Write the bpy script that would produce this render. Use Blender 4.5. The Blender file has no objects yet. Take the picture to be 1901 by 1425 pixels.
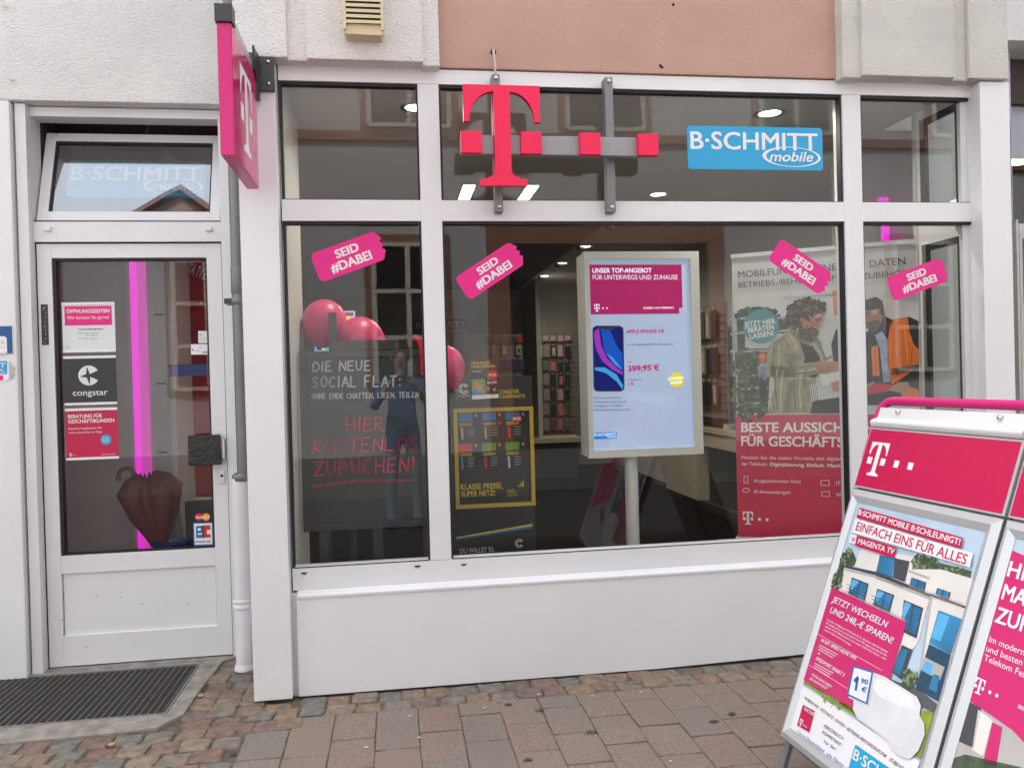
import bpy, bmesh, math, random
from mathutils import Vector, Matrix
R = math.radians
random.seed(7)
SC = bpy.context.scene
COL = SC.collection

# ------------------------------------------------------------------ camera
CAM = Vector((0, -3.72, 1.4)); FPX = 1500.0; W0, H0 = 1901, 1425
YAW, PITCH, ROLL = R(8.252), R(-.495), R(-1.5387)
fw = Vector((math.sin(YAW)*math.cos(PITCH), math.cos(YAW)*math.cos(PITCH), math.sin(PITCH)))
r0 = Vector((math.cos(YAW), -math.sin(YAW), 0)); u0 = r0.cross(fw)
cr = r0*math.cos(ROLL)+u0*math.sin(ROLL); cu_ = u0*math.cos(ROLL)-r0*math.sin(ROLL)
cd = bpy.data.cameras.new('camera'); cam = bpy.data.objects.new('camera', cd); COL.objects.link(cam)
cam.matrix_world = Matrix(((cr.x, cu_.x, -fw.x, CAM.x), (cr.y, cu_.y, -fw.y, CAM.y), (cr.z, cu_.z, -fw.z, CAM.z), (0, 0, 0, 1)))
cd.sensor_fit = 'HORIZONTAL'; cd.sensor_width = 36; cd.lens = FPX/W0*36; cd.clip_start = .05; cd.clip_end = 400
SC.camera = cam

# ------------------------------------------------------------------ sky, sun, exposure
wd = bpy.data.worlds.new('World'); SC.world = wd; wd.use_nodes = True
nt = wd.node_tree; nt.nodes.clear()
sky = nt.nodes.new('ShaderNodeTexSky'); sky.sky_type = 'NISHITA'; sky.sun_disc = False
sky.sun_elevation = R(62); sky.sun_rotation = R(-25); sky.dust_density = 4; sky.air_density = 1.2; sky.ozone_density = 1
hs = nt.nodes.new('ShaderNodeHueSaturation'); hs.inputs['Saturation'].default_value = .34
bg = nt.nodes.new('ShaderNodeBackground'); bg.inputs['Strength'].default_value = .15
ow = nt.nodes.new('ShaderNodeOutputWorld')
nt.links.new(sky.outputs[0], hs.inputs['Color']); nt.links.new(hs.outputs[0], bg.inputs[0]); nt.links.new(bg.outputs[0], ow.inputs[0])
sl = bpy.data.lights.new('sun', 'SUN'); sl.energy = 3.2; sl.angle = R(4); sl.color = (1, .97, .94)
so = bpy.data.objects.new('sun', sl); COL.objects.link(so); so.location = (-2, 6, 14)
so.rotation_euler = Vector((.2, -.42, -.885)).to_track_quat('-Z', 'Y').to_euler()
vs = SC.view_settings
vs.view_transform = 'Standard'; vs.look = 'None'; vs.exposure = 2.08; vs.gamma = 1; vs.use_curve_mapping = False
SC.cycles.max_bounces = 8; SC.cycles.transparent_max_bounces = 16; SC.cycles.glossy_bounces = 4
SC.cycles.caustics_reflective = False; SC.cycles.caustics_refractive = False
SC.cycles.use_denoising = True; SC.cycles.sample_clamp_indirect = 6

# ------------------------------------------------------------------ pixel helpers (authoring only: photo pixel -> real plane)
def ray(x, y): return fw+cr*((x-W0/2)/FPX)-cu_*((y-H0/2)/FPX)
def at(x, y, Y):
    d = ray(x, y); return CAM+d*((Y-CAM.y)/d.y)
ZM = dict(A1=(0, 0, 3.098), A2=(0, 400, 2.85), A3=(0, 850, 2.479), A4=(480, 80, 3.656), A5=(500, 400, 3.802), A6=(500, 740, 3.802),
          A7=(980, 80, 3.278), A8=(960, 400, 4.19), B1=(960, 720, 4.191), B2=(1320, 400, 4.75), B3=(1320, 680, 4.191), B4=(1560, 380, 3.751),
          B5=(1540, 0, 3.393), B6=(1520, 720, 4.192), B7=(1420, 1000, 3.353), C3=(820, 560, 5.482), C4=(200, 460, 4.75))
class Plane:
    """a flat sheet in the world: local x = u, local z = v, facing -local y"""
    def __init__(s, o, u=(1, 0, 0), v=(0, 0, 1)):
        s.o = Vector(o); s.u = Vector(u).normalized(); s.v = Vector(v).normalized(); s.n = s.u.cross(s.v)
        s.m = Matrix(((s.u.x, -s.n.x, s.v.x, s.o.x), (s.u.y, -s.n.y, s.v.y, s.o.y), (s.u.z, -s.n.z, s.v.z, s.o.z), (0, 0, 0, 1)))
    def px(s, x, y):
        d = ray(x, y); t = (s.o-CAM).dot(s.n)/d.dot(s.n); p = CAM+d*t-s.o
        return (p.dot(s.u), p.dot(s.v))
    def zm(s, k):
        ox, oy, sc = ZM[k]; return lambda x, y: s.px(ox+x/sc, oy+y/sc)

# ------------------------------------------------------------------ materials
def lin(c): return tuple((v/255/12.92 if v/255 <= .04045 else ((v/255+.055)/1.055)**2.4) for v in c)
MATS = {}
def mat(name, col, rough=.5, metal=0, emit=0, vary=0, vscale=8, bump=0, bscale=60, spec=.5, alpha=1, rnd=None, trans=0, stretch=None, bdist=.01, col2=None, det=4):
    m = bpy.data.materials.new(name); m.use_nodes = True; t = m.node_tree; b = t.nodes['Principled BSDF']
    b.inputs['Base Color'].default_value = (*col, 1); b.inputs['Roughness'].default_value = rough; b.inputs['Metallic'].default_value = metal
    b.inputs['Specular IOR Level'].default_value = spec
    if trans: b.inputs['Transmission Weight'].default_value = trans
    if emit:
        b.inputs['Emission Color'].default_value = (*col, 1); b.inputs['Emission Strength'].default_value = emit
    tc = t.nodes.new('ShaderNodeTexCoord'); src = tc.outputs['Object']
    if stretch:
        mp = t.nodes.new('ShaderNodeMapping'); mp.inputs['Scale'].default_value = stretch; t.links.new(src, mp.inputs[0]); src = mp.outputs[0]
    out = None
    if rnd:
        oi = t.nodes.new('ShaderNodeObjectInfo'); rp = t.nodes.new('ShaderNodeValToRGB'); rp.color_ramp.interpolation = 'CONSTANT'
        el = rp.color_ramp.elements
        for i, c in enumerate(rnd):
            e = el[i] if i < 2 else el.new(i/len(rnd)); e.position = i/len(rnd); e.color = (*c, 1)
        t.links.new(oi.outputs['Random'], rp.inputs[0]); out = rp.outputs[0]
    if vary or col2:
        nz = t.nodes.new('ShaderNodeTexNoise'); nz.inputs['Scale'].default_value = vscale; nz.inputs['Detail'].default_value = det
        if rnd:   # shift the pattern on each piece
            ad = t.nodes.new('ShaderNodeVectorMath'); ad.operation = 'ADD'; oi2 = t.nodes.new('ShaderNodeObjectInfo')
            t.links.new(src, ad.inputs[0]); t.links.new(oi2.outputs['Location'], ad.inputs[1]); t.links.new(ad.outputs[0], nz.inputs[0])
        else: t.links.new(src, nz.inputs[0])
        mx = t.nodes.new('ShaderNodeMix'); mx.data_type = 'RGBA'
        mr = t.nodes.new('ShaderNodeMapRange'); mr.inputs[1].default_value = .3; mr.inputs[2].default_value = .7
        t.links.new(nz.outputs[0], mr.inputs[0]); t.links.new(mr.outputs[0], mx.inputs[0])
        if col2:
            mx.inputs[6].default_value = (*col, 1); mx.inputs[7].default_value = (*col2, 1)
        else:
            mx.blend_type = 'MULTIPLY'; k = 1-vary
            if out: t.links.new(out, mx.inputs[6])
            else: mx.inputs[6].default_value = (*col, 1)
            mx.inputs[7].default_value = (k, k, k, 1)
        out = mx.outputs[2]
    if out: t.links.new(out, b.inputs['Base Color'])
    if bump:
        n2 = t.nodes.new('ShaderNodeTexNoise'); n2.inputs['Scale'].default_value = bscale; n2.inputs['Detail'].default_value = det
        t.links.new(src, n2.inputs[0]); bp = t.nodes.new('ShaderNodeBump'); bp.inputs['Strength'].default_value = bump; bp.inputs['Distance'].default_value = bdist
        t.links.new(n2.outputs[0], bp.inputs['Height']); t.links.new(bp.outputs[0], b.inputs['Normal'])
    MATS[name] = m; return m
def glass(name, r0=.11, tint=(.93, .95, .94)):
    m = bpy.data.materials.new(name); m.use_nodes = True; t = m.node_tree; t.nodes.clear()
    o = t.nodes.new('ShaderNodeOutputMaterial'); mx = t.nodes.new('ShaderNodeMixShader'); lw = t.nodes.new('ShaderNodeLayerWeight')
    pw = t.nodes.new('ShaderNodeMath'); pw.operation = 'POWER'; pw.inputs[1].default_value = 4.2; t.links.new(lw.outputs['Facing'], pw.inputs[0])
    f = t.nodes.new('ShaderNodeMapRange'); f.inputs[3].default_value = r0; f.inputs[4].default_value = 1; t.links.new(pw.outputs[0], f.inputs[0])
    tr = t.nodes.new('ShaderNodeBsdfTransparent'); tr.inputs[0].default_value = (*tint, 1); g = t.nodes.new('ShaderNodeBsdfGlossy'); g.inputs['Roughness'].default_value = .002
    nz = t.nodes.new('ShaderNodeTexNoise'); nz.inputs['Scale'].default_value = 1.6; bp = t.nodes.new('ShaderNodeBump'); bp.inputs['Strength'].default_value = .012; bp.inputs['Distance'].default_value = .05
    tc = t.nodes.new('ShaderNodeTexCoord'); t.links.new(tc.outputs['Object'], nz.inputs[0]); t.links.new(nz.outputs[0], bp.inputs['Height']); t.links.new(bp.outputs[0], g.inputs['Normal'])
    t.links.new(f.outputs[0], mx.inputs[0]); t.links.new(tr.outputs[0], mx.inputs[1]); t.links.new(g.outputs[0], mx.inputs[2]); t.links.new(mx.outputs[0], o.inputs[0])
    MATS[name] = m; return m

glass('pane', .031); glass('sky_pane', .26)
mat('white_metal', (.77, .775, .79), .32, vary=.05, vscale=3, bump=.02, bscale=6)
mat('white_panel', (.785, .795, .81), .38, vary=.06, vscale=2, bump=.03, bscale=5)
mat('white_dirty', (.75, .745, .77), .4, vary=.12, vscale=5, bump=.03, bscale=30)
mat('gasket', (.012, .012, .013), .6)
mat('black_gap', (.01, .01, .01), .9)
mat('plaster', (.86, .845, .825), .95, vary=.12, vscale=2.2, bump=1, bscale=95, bdist=.014, det=6, stretch=(1, 1, 1.6))
mat('plaster_grey', (.74, .715, .67), .95, vary=.14, vscale=3, bump=1, bscale=98, bdist=.014, det=6, stretch=(1, 1, 1.6))
mat('pink_plaster', (.545, .345, .275), .95, vary=.10, vscale=3, bump=.7, bscale=120, bdist=.008, det=6, stretch=(1, 1, 1.5))
mat('concrete', (.37, .335, .29), .95, vary=.5, vscale=14, bump=1, bscale=80, bdist=.010, det=8)
mat('sand_joint', (.165, .128, .095), 1, vary=.5, vscale=30, bump=.8, bscale=120)
mat('cobble', (.3, .24, .2), .85, rnd=[(.24, .155, .125), (.275, .19, .135), (.235, .20, .165), (.25, .165, .13), (.21, .195, .17), (.28, .225, .165), (.215, .155, .13), (.29, .20, .14), (.25, .21, .17)], vary=.5, vscale=22, bump=1, bscale=38, bdist=.010, det=8)
mat('slab', (.3, .25, .22), .9, rnd=[(.268, .206, .168), (.245, .200, .168), (.272, .196, .158), (.256, .205, .170), (.236, .200, .174), (.262, .203, .165)], vary=.42, vscale=130, bump=.7, bscale=170, bdist=.004, det=3)
mat('galvanised', (.42, .43, .43), .5, .6, vary=.3, vscale=40)
mat('wire', (.10, .093, .085), .6, .5, vary=.3, vscale=20)
mat('pit', (.07, .06, .052), 1, col2=(.24, .20, .16), vscale=9, bump=.6, bscale=90)
mat('zinc', (.24, .245, .25), .5, .55, vary=.35, vscale=7, stretch=(1, 1, .35))
mat('steel', (.55, .55, .56), .3, .9)
mat('anthracite', (.032, .035, .042), .38)
mat('sign_grey', (.30, .31, .33), .45, .1)
mat('bracket_grey', (.20, .205, .215), .45, .3)
mat('sign_red', lin((240, 20, 80)), .55, vary=.06, vscale=150)
mat('sign_red_side', lin((190, 10, 70)), .5)
mat('blade_magenta', lin((205, 12, 105)), .12)
mat('blade_edge', lin((208, 16, 118)), .3)
mat('magenta', lin((226, 20, 128)), .4)
mat('magenta_header', lin((196, 8, 76)), .45, vary=.05, vscale=30)
mat('magenta_tube', lin((205, 30, 115)), .4, bump=.1, bscale=200)
mat('white_print', (.82, .81, .82), .5)
mat('white_sheet', (.72, .76, .76), .45)
mat('grey_print', (.45, .46, .47), .5)
mat('dark_print', (.05, .05, .055), .5)
mat('black_print', (.022, .025, .027), .4)
mat('cyan_sign', lin((20, 160, 212)), .3)
mat('blue_print', lin((25, 110, 175)), .4)
mat('navy', lin((8, 80, 140)), .35)
mat('beige_plastic', lin((214, 200, 165)), .5, vary=.1, vscale=12)
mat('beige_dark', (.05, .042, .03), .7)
mat('cable', (.5, .47, .44), .5)
mat('alu', (.56, .57, .58), .38, .75)
mat('alu_light', (.55, .56, .57), .38, .35, bump=.05, bscale=80)
mat('hood_white', (.72, .73, .74), .35, .1)
mat('alu_dark', (.09, .09, .095), .5, .3)
mat('rubber', (.02, .02, .02), .8)
mat('chrome', (.6, .6, .6), .2, 1)
mat('road_scuff', (.12, .115, .11), .8)
mat('leather_black', (.012, .012, .012), .35, bump=.9, bscale=45, bdist=.01)

# ------------------------------------------------------------------ mesh builder
FONT = {}
def glyphs(s, off=0, shear=0):
    k = (s, off, shear)
    if k not in FONT:
        c = bpy.data.curves.new('lettering', 'FONT'); c.body = s; c.offset = off; c.shear = shear; c.resolution_u = 3
        o = bpy.data.objects.new('lettering', c); COL.objects.link(o)
        bpy.context.view_layer.update()
        me = bpy.data.meshes.new_from_object(o.evaluated_get(bpy.context.evaluated_depsgraph_get()))
        v = [(p.co.x, p.co.y) for p in me.vertices]; f = [tuple(p.vertices) for p in me.polygons]
        bpy.data.objects.remove(o); bpy.data.curves.remove(c); bpy.data.meshes.remove(me)
        FONT[k] = (v, f)
    return FONT[k]
CAPH = .70
def cluster(b, c, rx, ry, n, ra, rb, mats, k, seed=1, edge=0):
    r_ = random.Random(seed)
    for i in range(n):
        a = r_.uniform(0, 6.2832); q = math.sqrt(r_.uniform(edge, 1)); r = r_.uniform(ra, rb); x, z = c[0]+rx*q*math.cos(a), c[1]+ry*q*math.sin(a); m_ = r_.randint(5, 7); t0 = r_.uniform(0, 6)
        b.poly([(x+r*r_.uniform(.6, 1.2)*math.cos(t0+6.2832*j/m_), z+r*r_.uniform(.6, 1.2)*math.sin(t0+6.2832*j/m_)) for j in range(m_)], r_.choice(mats), k+i*.013)
class MB:
    def __init__(s): s.v = []; s.f = []; s.mi = []; s.m = []; s.sm = []
    def mid(s, m):
        if m not in s.m: s.m.append(m)
        return s.m.index(m)
    def add(s, vs, fs, m, smooth=False):
        o = len(s.v); s.v += [tuple(p) for p in vs]; k = s.mid(m)
        for f in fs: s.f.append(tuple(i+o for i in f)); s.mi.append(k); s.sm.append(smooth)
        return s
    def box(s, x0, x1, y0, y1, z0, z1, m, bev=0):
        if bev <= 0:
            v = [(x0, y0, z0), (x1, y0, z0), (x1, y1, z0), (x0, y1, z0), (x0, y0, z1), (x1, y0, z1), (x1, y1, z1), (x0, y1, z1)]
            return s.add(v, [(0, 3, 2, 1), (4, 5, 6, 7), (0, 1, 5, 4), (1, 2, 6, 5), (2, 3, 7, 6), (3, 0, 4, 7)], m)
        b = bmesh.new(); bmesh.ops.create_cube(b, size=1)
        for q in b.verts: q.co = Vector((x0+(q.co.x+.5)*(x1-x0), y0+(q.co.y+.5)*(y1-y0), z0+(q.co.z+.5)*(z1-z0)))
        bmesh.ops.bevel(b, geom=b.edges[:], offset=bev, segments=2, affect='EDGES', profile=.6)
        b.verts.index_update(); s.add([q.co[:] for q in b.verts], [[q.index for q in f.verts] for f in b.faces], m); b.free(); return s
    def prism(s, poly, d0, d1, m, ax='y', mside=None):
        """2D outline (a,b) extruded; ax='y': (a,d,b); 'x': (d,a,b); 'z': (a,b,d)"""
        P = {'y': lambda a, b, d: (a, d, b), 'x': lambda a, b, d: (d, a, b), 'z': lambda a, b, d: (a, b, d)}[ax]
        n = len(poly); v0 = [P(a, b, d0) for a, b in poly]; v1 = [P(a, b, d1) for a, b in poly]
        s.add(v0, [tuple(range(n))], m); s.add(v1, [tuple(range(n))[::-1]], m)
        s.add(v0+v1, [(i, (i+1) % n, n+(i+1) % n, n+i) for i in range(n)], mside or m); return s
    def tube(s, pts, r, m, n=10, cap=True):
        pts = [Vector(p) for p in pts]; rs = r if isinstance(r, (list, tuple)) else [r]*len(pts); vs = []; fs = []; ref = None
        for i, p in enumerate(pts):
            d = (pts[min(i+1, len(pts)-1)]-pts[max(i-1, 0)]).normalized()
            if ref is None: ref = Vector((0, 0, 1)) if abs(d.z) < .9 else Vector((1, 0, 0))
            a = d.cross(ref).normalized(); b = a.cross(d); ref = b
            vs += [p+(a*math.cos(6.2832*k/n)+b*math.sin(6.2832*k/n))*rs[i] for k in range(n)]
        for i in range(len(pts)-1):
            for k in range(n): fs.append((i*n+k, i*n+(k+1) % n, (i+1)*n+(k+1) % n, (i+1)*n+k))
        s.add(vs, fs, m, True)
        if cap: s.add(vs[:n], [tuple(range(n))[::-1]], m); s.add(vs[-n:], [tuple(range(n))], m)
        return s
    def lathe(s, prof, c, m, n=20, ax='z'):
        vs = []; fs = []
        for r, h in prof:
            for k in range(n):
                a = 6.2832*k/n; q = (r*math.cos(a), r*math.sin(a), h)
                if ax == 'y': q = (q[0], q[2], q[1])
                if ax == 'x': q = (q[2], q[0], q[1])
                vs.append(Vector(q)+Vector(c))
        for i in range(len(prof)-1):
            for k in range(n): fs.append((i*n+k, i*n+(k+1) % n, (i+1)*n+(k+1) % n, (i+1)*n+k))
        return s.add(vs, fs, m, True)
    # ---- flat print, in local (a, b) with layer k lifted towards the viewer
    def poly(s, pts, m, k=1): return s.add([(a, -k*.0007, b) for a, b in pts], [tuple(range(len(pts)))], m)
    def rect(s, a0, b0, a1, b1, m, k=1): return s.poly([(a0, b0), (a1, b0), (a1, b1), (a0, b1)], m, k)
    def disc(s, a, b, ra, rb, m, k=1, n=28, rot=0):
        c, q = math.cos(rot), math.sin(rot)
        return s.poly([(a+ra*math.cos(6.2832*i/n)*c-rb*math.sin(6.2832*i/n)*q, b+ra*math.cos(6.2832*i/n)*q+rb*math.sin(6.2832*i/n)*c) for i in range(n)], m, k)
    def stroke(s, pts, w, m, k=1):
        for p, q in zip(pts, pts[1:]):
            dx, dy = q[0]-p[0], q[1]-p[1]; L = math.hypot(dx, dy) or 1e-6; nx, ny = -dy/L*w/2, dx/L*w/2; ex, ey = dx/L*w*.3, dy/L*w*.3
            s.poly([(p[0]-ex+nx, p[1]-ey+ny), (p[0]-ex-nx, p[1]-ey-ny), (q[0]+ex-nx, q[1]+ey-ny), (q[0]+ex+nx, q[1]+ey+ny)], m, k)
        return s
    def text(s, t, p0, p1, cap, m, k=2, off=0, shear=0, up=None):
        """lettering whose baseline runs p0 -> p1 (fills it), capital height cap"""
        if off > .006:
            d = off*.75
            if up is None:
                L_ = math.hypot(p1[0]-p0[0], p1[1]-p0[1]) or 1e-9; up = (p0[0]-(p1[1]-p0[1])/L_*cap, p0[1]+(p1[0]-p0[0])/L_*cap)
            v, _ = glyphs(t, 0, shear)
            if not v: return s
            w_ = max(q[0] for q in v)-min(q[0] for q in v); ax = ((p1[0]-p0[0])/w_*d, (p1[1]-p0[1])/w_*d); ay = ((up[0]-p0[0])/CAPH*d, (up[1]-p0[1])/CAPH*d)
            for i, (sx, sy) in enumerate(((-1, -.7), (1, -.7), (-1, .7), (1, .7), (0, 0))):
                o_ = (ax[0]*sx+ay[0]*sy, ax[1]*sx+ay[1]*sy); sh = lambda p: (p[0]+o_[0], p[1]+o_[1])
                s.text(t, sh(p0), sh(p1), cap, m, k+.17*i, 0, shear, up=sh(up))
            return s
        v, f = glyphs(t, 0, shear)
        if not v: return s
        x0 = min(q[0] for q in v); x1 = max(q[0] for q in v); ex = ((p1[0]-p0[0])/(x1-x0), (p1[1]-p0[1])/(x1-x0))
        L = math.hypot(*ex) or 1e-9
        ey = (-ex[1]/L*cap/CAPH, ex[0]/L*cap/CAPH) if up is None else ((up[0]-p0[0])/CAPH, (up[1]-p0[1])/CAPH)
        return s.add([(p0[0]+(q[0]-x0)*ex[0]+q[1]*ey[0], -k*.0007, p0[1]+(q[0]-x0)*ex[1]+q[1]*ey[1]) for q in v], f, m)
    def tx(s, mp, t, x0, y0, x1, y1, cap, m, k=2, off=0, shear=0, skew=0):
        """same, with photo coordinates through the mapping mp; cap in the same coordinates"""
        p0, p1 = mp(x0, y0), mp(x1, y1)
        dx, dy = x1-x0, y1-y0; L = math.hypot(dx, dy); ux, uy = dy/L*cap, -dx/L*cap
        return s.text(t, p0, p1, 0, m, k, off, shear, up=mp(x0+ux+skew, y0+uy))
    def build(s, name, parent=None, loc=None, smooth=None):
        me = bpy.data.meshes.new(name); me.from_pydata(s.v, [], s.f); me.update()
        for m in s.m: me.materials.append(MATS[m])
        me.polygons.foreach_set('material_index', s.mi); me.polygons.foreach_set('use_smooth', s.sm)
        o = bpy.data.objects.new(name, me); COL.objects.link(o)
        if parent: o.parent = parent
        if loc: o.location = loc
        return o
def tag(o, label=None, cat=None, group=None, kind=None):
    for k, v in (('label', label), ('category', cat), ('group', group), ('kind', kind)):
        if v: o[k] = v
    return o
def thing(name, label, cat, loc=(0, 0, 0), group=None, m=None):
    o = bpy.data.objects.new(name, None); COL.objects.link(o); o.empty_display_size = .1
    if m is not None: o.matrix_world = m
    else: o.location = loc
    return tag(o, label, cat, group)
def bx(name, parent, x0, x1, y0, y1, z0, z1, m, bev=0): return MB().box(x0, x1, y0, y1, z0, z1, m, bev).build(name, parent)
def hand(mb, mp, t, x0, y0, x1, cap, w, m, k=2, rise=0):
    """chalk capitals drawn stroke by stroke"""
    G = {'D': [[(0, 0), (.05, 1), (.5, .85), (.72, .5), (.5, .12), (-.05, 0)]], 'I': [[(.1, 0), (.12, 1)]], 'E': [[(.55, 1), (.05, .97), (0, 0), (.58, .05)], [(.02, .5), (.45, .53)]],
         'N': [[(0, 0), (.05, 1), (.6, .05), (.66, 1)]], 'U': [[(0, 1), (.03, .25), (.25, 0), (.52, .18), (.6, 1)]], 'S': [[(.55, .88), (.3, 1), (.08, .8), (.2, .58), (.48, .42), (.5, .15), (.25, 0), (0, .1)]],
         'O': [[(.4, 1), (.1, .75), (.02, .35), (.25, 0), (.55, .15), (.68, .6), (.45, 1), (.3, .98)]], 'C': [[(.6, .85), (.35, 1), (.05, .65), (.05, .25), (.3, 0), (.6, .1)]], 'A': [[(0, 0), (.35, 1), (.68, 0)], [(.12, .38), (.58, .38)]],
         'L': [[(.05, 1), (0, .03), (.52, .03)]], 'F': [[(.55, 1), (.05, .95), (0, 0)], [(.03, .5), (.42, .52)]], 'T': [[(0, .98), (.68, 1)], [(.33, 1), (.3, 0)]], ':': [[(.1, .65), (.13, .7)], [(.1, .12), (.13, .17)]],
         'H': [[(.03, 1), (0, 0)], [(.6, 1), (.58, 0)], [(0, .5), (.6, .53)]], 'K': [[(.05, 1), (0, 0)], [(.55, 1), (.05, .45), (.6, 0)]], 'Z': [[(.02, .95), (.6, 1), (0, 0), (.65, .05)]], 'B': [[(0, 0), (.04, 1), (.42, .85), (.38, .58), (.05, .5), (.5, .4), (.5, .1), (0, 0)]],
         'R': [[(0, 0), (.04, 1), (.45, .88), (.42, .58), (.05, .48), (.6, 0)]], '!': [[(.12, 1), (.1, .28)], [(.09, .08), (.1, .02)]], ',': [[(.1, .08), (.03, -.15)]], ' ': []}
    wd_ = lambda c: {'I': .25, '!': .25, ':': .25, ',': .2, ' ': .38}.get(c, .68)
    tot = sum(wd_(c)+.2 for c in t)-.2; sx = (x1-x0)/tot; x = x0
    rr = random.Random(len(t)*7+3)
    for c in t:
        jy = rr.uniform(-.03, .03); h = cap*rr.uniform(.94, 1.05)
        for st in G[c]:
            pts = [mp(x+p[0]*sx, y0-rise*(x-x0)/(x1-x0)-(p[1]+jy)*h) for p in st]
            if len(pts) > 3:   # round off
                q = [pts[0]]
                for i in range(len(pts)-1):
                    a, b = pts[i], pts[i+1]; q += [(a[0]*.75+b[0]*.25, a[1]*.75+b[1]*.25), (a[0]*.25+b[0]*.75, a[1]*.25+b[1]*.75)]
                pts = q+[pts[-1]] if c not in 'NEZKR' else pts
            mb.stroke(pts, w, m, k)
        x += (wd_(c)+.2)*sx
def t_outline(cx, top, h):
    """outline of the slab-serif T, height h, centred on cx"""
    q = []; wt, st, tm, bt = .385, .081, .056, .238
    def arc(x0, y0, x1, y1, n=8, inv=False):   # quarter ellipse
        return [((x0+(x1-x0)*math.sin(i/n*1.5708)) if not inv else (x1-(x1-x0)*math.cos(i/n*1.5708)),
                 (y1-(y1-y0)*math.cos(i/n*1.5708)) if not inv else (y0+(y1-y0)*math.sin(i/n*1.5708))) for i in range(n+1)]
    L = [(-wt, 0), (-wt, -.365), (-wt+tm, -.365)]
    L += [(-wt+tm+(wt-tm-st)*(1-math.cos(i/9*1.5708)), -.365+.30*math.sin(i/9*1.5708)) for i in range(1, 10)]
    L += [(-st, -.84)]+[(-st-(bt-st)*(1-math.cos(i/6*1.5708)), -.84-.095*math.sin(i/6*1.5708)) for i in range(1, 7)]+[(-bt, -1)]
    full = L+[(-x, y) for x, y in reversed(L)]
    return [(cx+x*h, top+y*h) for x, y in full]
def logo(mb, a, b, h, m, k=2, dots=2):
    """T with its squares; (a, b) = left end of the top edge"""
    cx = a+.385*h; mb.poly(t_outline(cx, b, h), m, k)
    s = .2*h
    for x in [-.385, .19]+[.76+.56*i for i in range(dots)]: mb.rect(cx+x*h, b-.66*h, cx+x*h+s, b-.66*h+s, m, k)
def bschmitt(mb, a0, b0, a1, b1, k=1, blue='cyan_sign', white='white_print'):
    w, h = a1-a0, b1-b0; r = h*.05
    mb.poly([(a0+r, b0), (a1-r, b0), (a1, b0+r), (a1, b1-r), (a1-r, b1), (a0+r, b1), (a0, b1-r), (a0, b0+r)], blue, k)
    mb.text('B·SCHMITT', (a0+.025*w, b0+.47*h), (a0+.962*w, b0+.47*h), .40*h, white, k+1, .02)
    c = (a0+.765*w, b0+.31*h); n = 30
    for i in range(n):
        t0, t1 = 6.2832*i/n, 6.2832*(i+1)/n
        def wdt(t): return .028+.055*max(0, math.cos(t*1-2.9))**2+.03*max(0, math.cos(t+.25))**2
        P = lambda t, s: (c[0]+.218*w*math.cos(t)*(1-s*wdt(t)*1.6)-.02*w*math.sin(t), c[1]+.235*h*math.sin(t)*(1-s*wdt(t)*2.2))
        mb.poly([P(t0, 0), P(t1, 0), P(t1, 1), P(t0, 1)], white, k+2)
    mb.text('mobile', (a0+.60*w, b0+.205*h), (a0+.925*w, b0+.205*h), .225*h, white, k+2, .02, .25)

# ================================================================== the ground
g = MB().box(-40, 40, -40, .62, -.5, -.0085, 'sand_joint').build('ground'); tag(g, kind='structure')
mat('asphalt', (.038, .037, .036), .9, vary=.3, vscale=20, bump=.4, bscale=80)
tag(MB().box(-40, 40, -5.9, -2.45, -.4, -.004, 'asphalt').build('road'), kind='structure')
PV = bpy.data.objects.new('pavement', None); COL.objects.link(PV); tag(PV, kind='structure')
def stone_mesh(w, d, h, jit, bev, m, seed, name):
    r = random.Random(seed); b = MB(); base = [(-1, -1), (-.3, -1), (.35, -1), (1, -1), (1, -.3), (1, .3), (1, 1), (.3, 1), (-.35, 1), (-1, 1), (-1, .35), (-1, -.3)]
    cut = .97 if jit > .004 else .985
    ring = []
    for x, y in base:
        cc = cut if abs(x) == 1 and abs(y) == 1 else 1
        ring.append((x*cc*w/2+r.uniform(-jit, jit), y*cc*d/2+r.uniform(-jit, jit)))
    n = len(ring); lo = [(x*1.0, y*1.0, -h) for x, y in ring]; mid = [(x, y, -bev) for x, y in ring]
    top = [(x*(1-bev*2.2/w), y*(1-bev*2.2/d), r.uniform(-.0015, .0015)) for x, y in ring]
    vs_ = lo+mid+top+[(0, 0, .0012)]
    fs = [(i, (i+1) % n, n+(i+1) % n, n+i) for i in range(n)]+[(n+i, n+(i+1) % n, 2*n+(i+1) % n, 2*n+i) for i in range(n)]+[(2*n+i, 2*n+(i+1) % n, 3*n) for i in range(n)]
    b.add(vs_, fs, m, True); me = bpy.data.meshes.new(name); me.from_pydata(b.v, [], b.f); me.materials.append(MATS[m])
    me.polygons.foreach_set('use_smooth', [False]*len(fs)); return me
CB = [stone_mesh(.109, .099, .05, .0055, .0055, 'cobble', i, 'cobble') for i in range(9)]
SB = [stone_mesh(.1695, .2480, .04, .0020, .0026, 'slab', 50+i, 'paving_slab') for i in range(6)]
def put(me, name, x, y, z, rz, sx=1, sy=1):
    o = bpy.data.objects.new(name, me); COL.objects.link(o); o.parent = PV; o.location = (x, y, z); o.rotation_euler = (random.uniform(-.015, .015), random.uniform(-.015, .015), rz); o.scale = (sx, sy, 1)
def cob(x, y, sx=1, sy=1, rot=0): put(random.choice(CB), 'cobble', x+random.uniform(-.004, .004), y+random.uniform(-.004, .004), random.uniform(-.006, .003), rot+random.uniform(-.05, .05)+random.choice((0, math.pi)), sx, sy)
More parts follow.
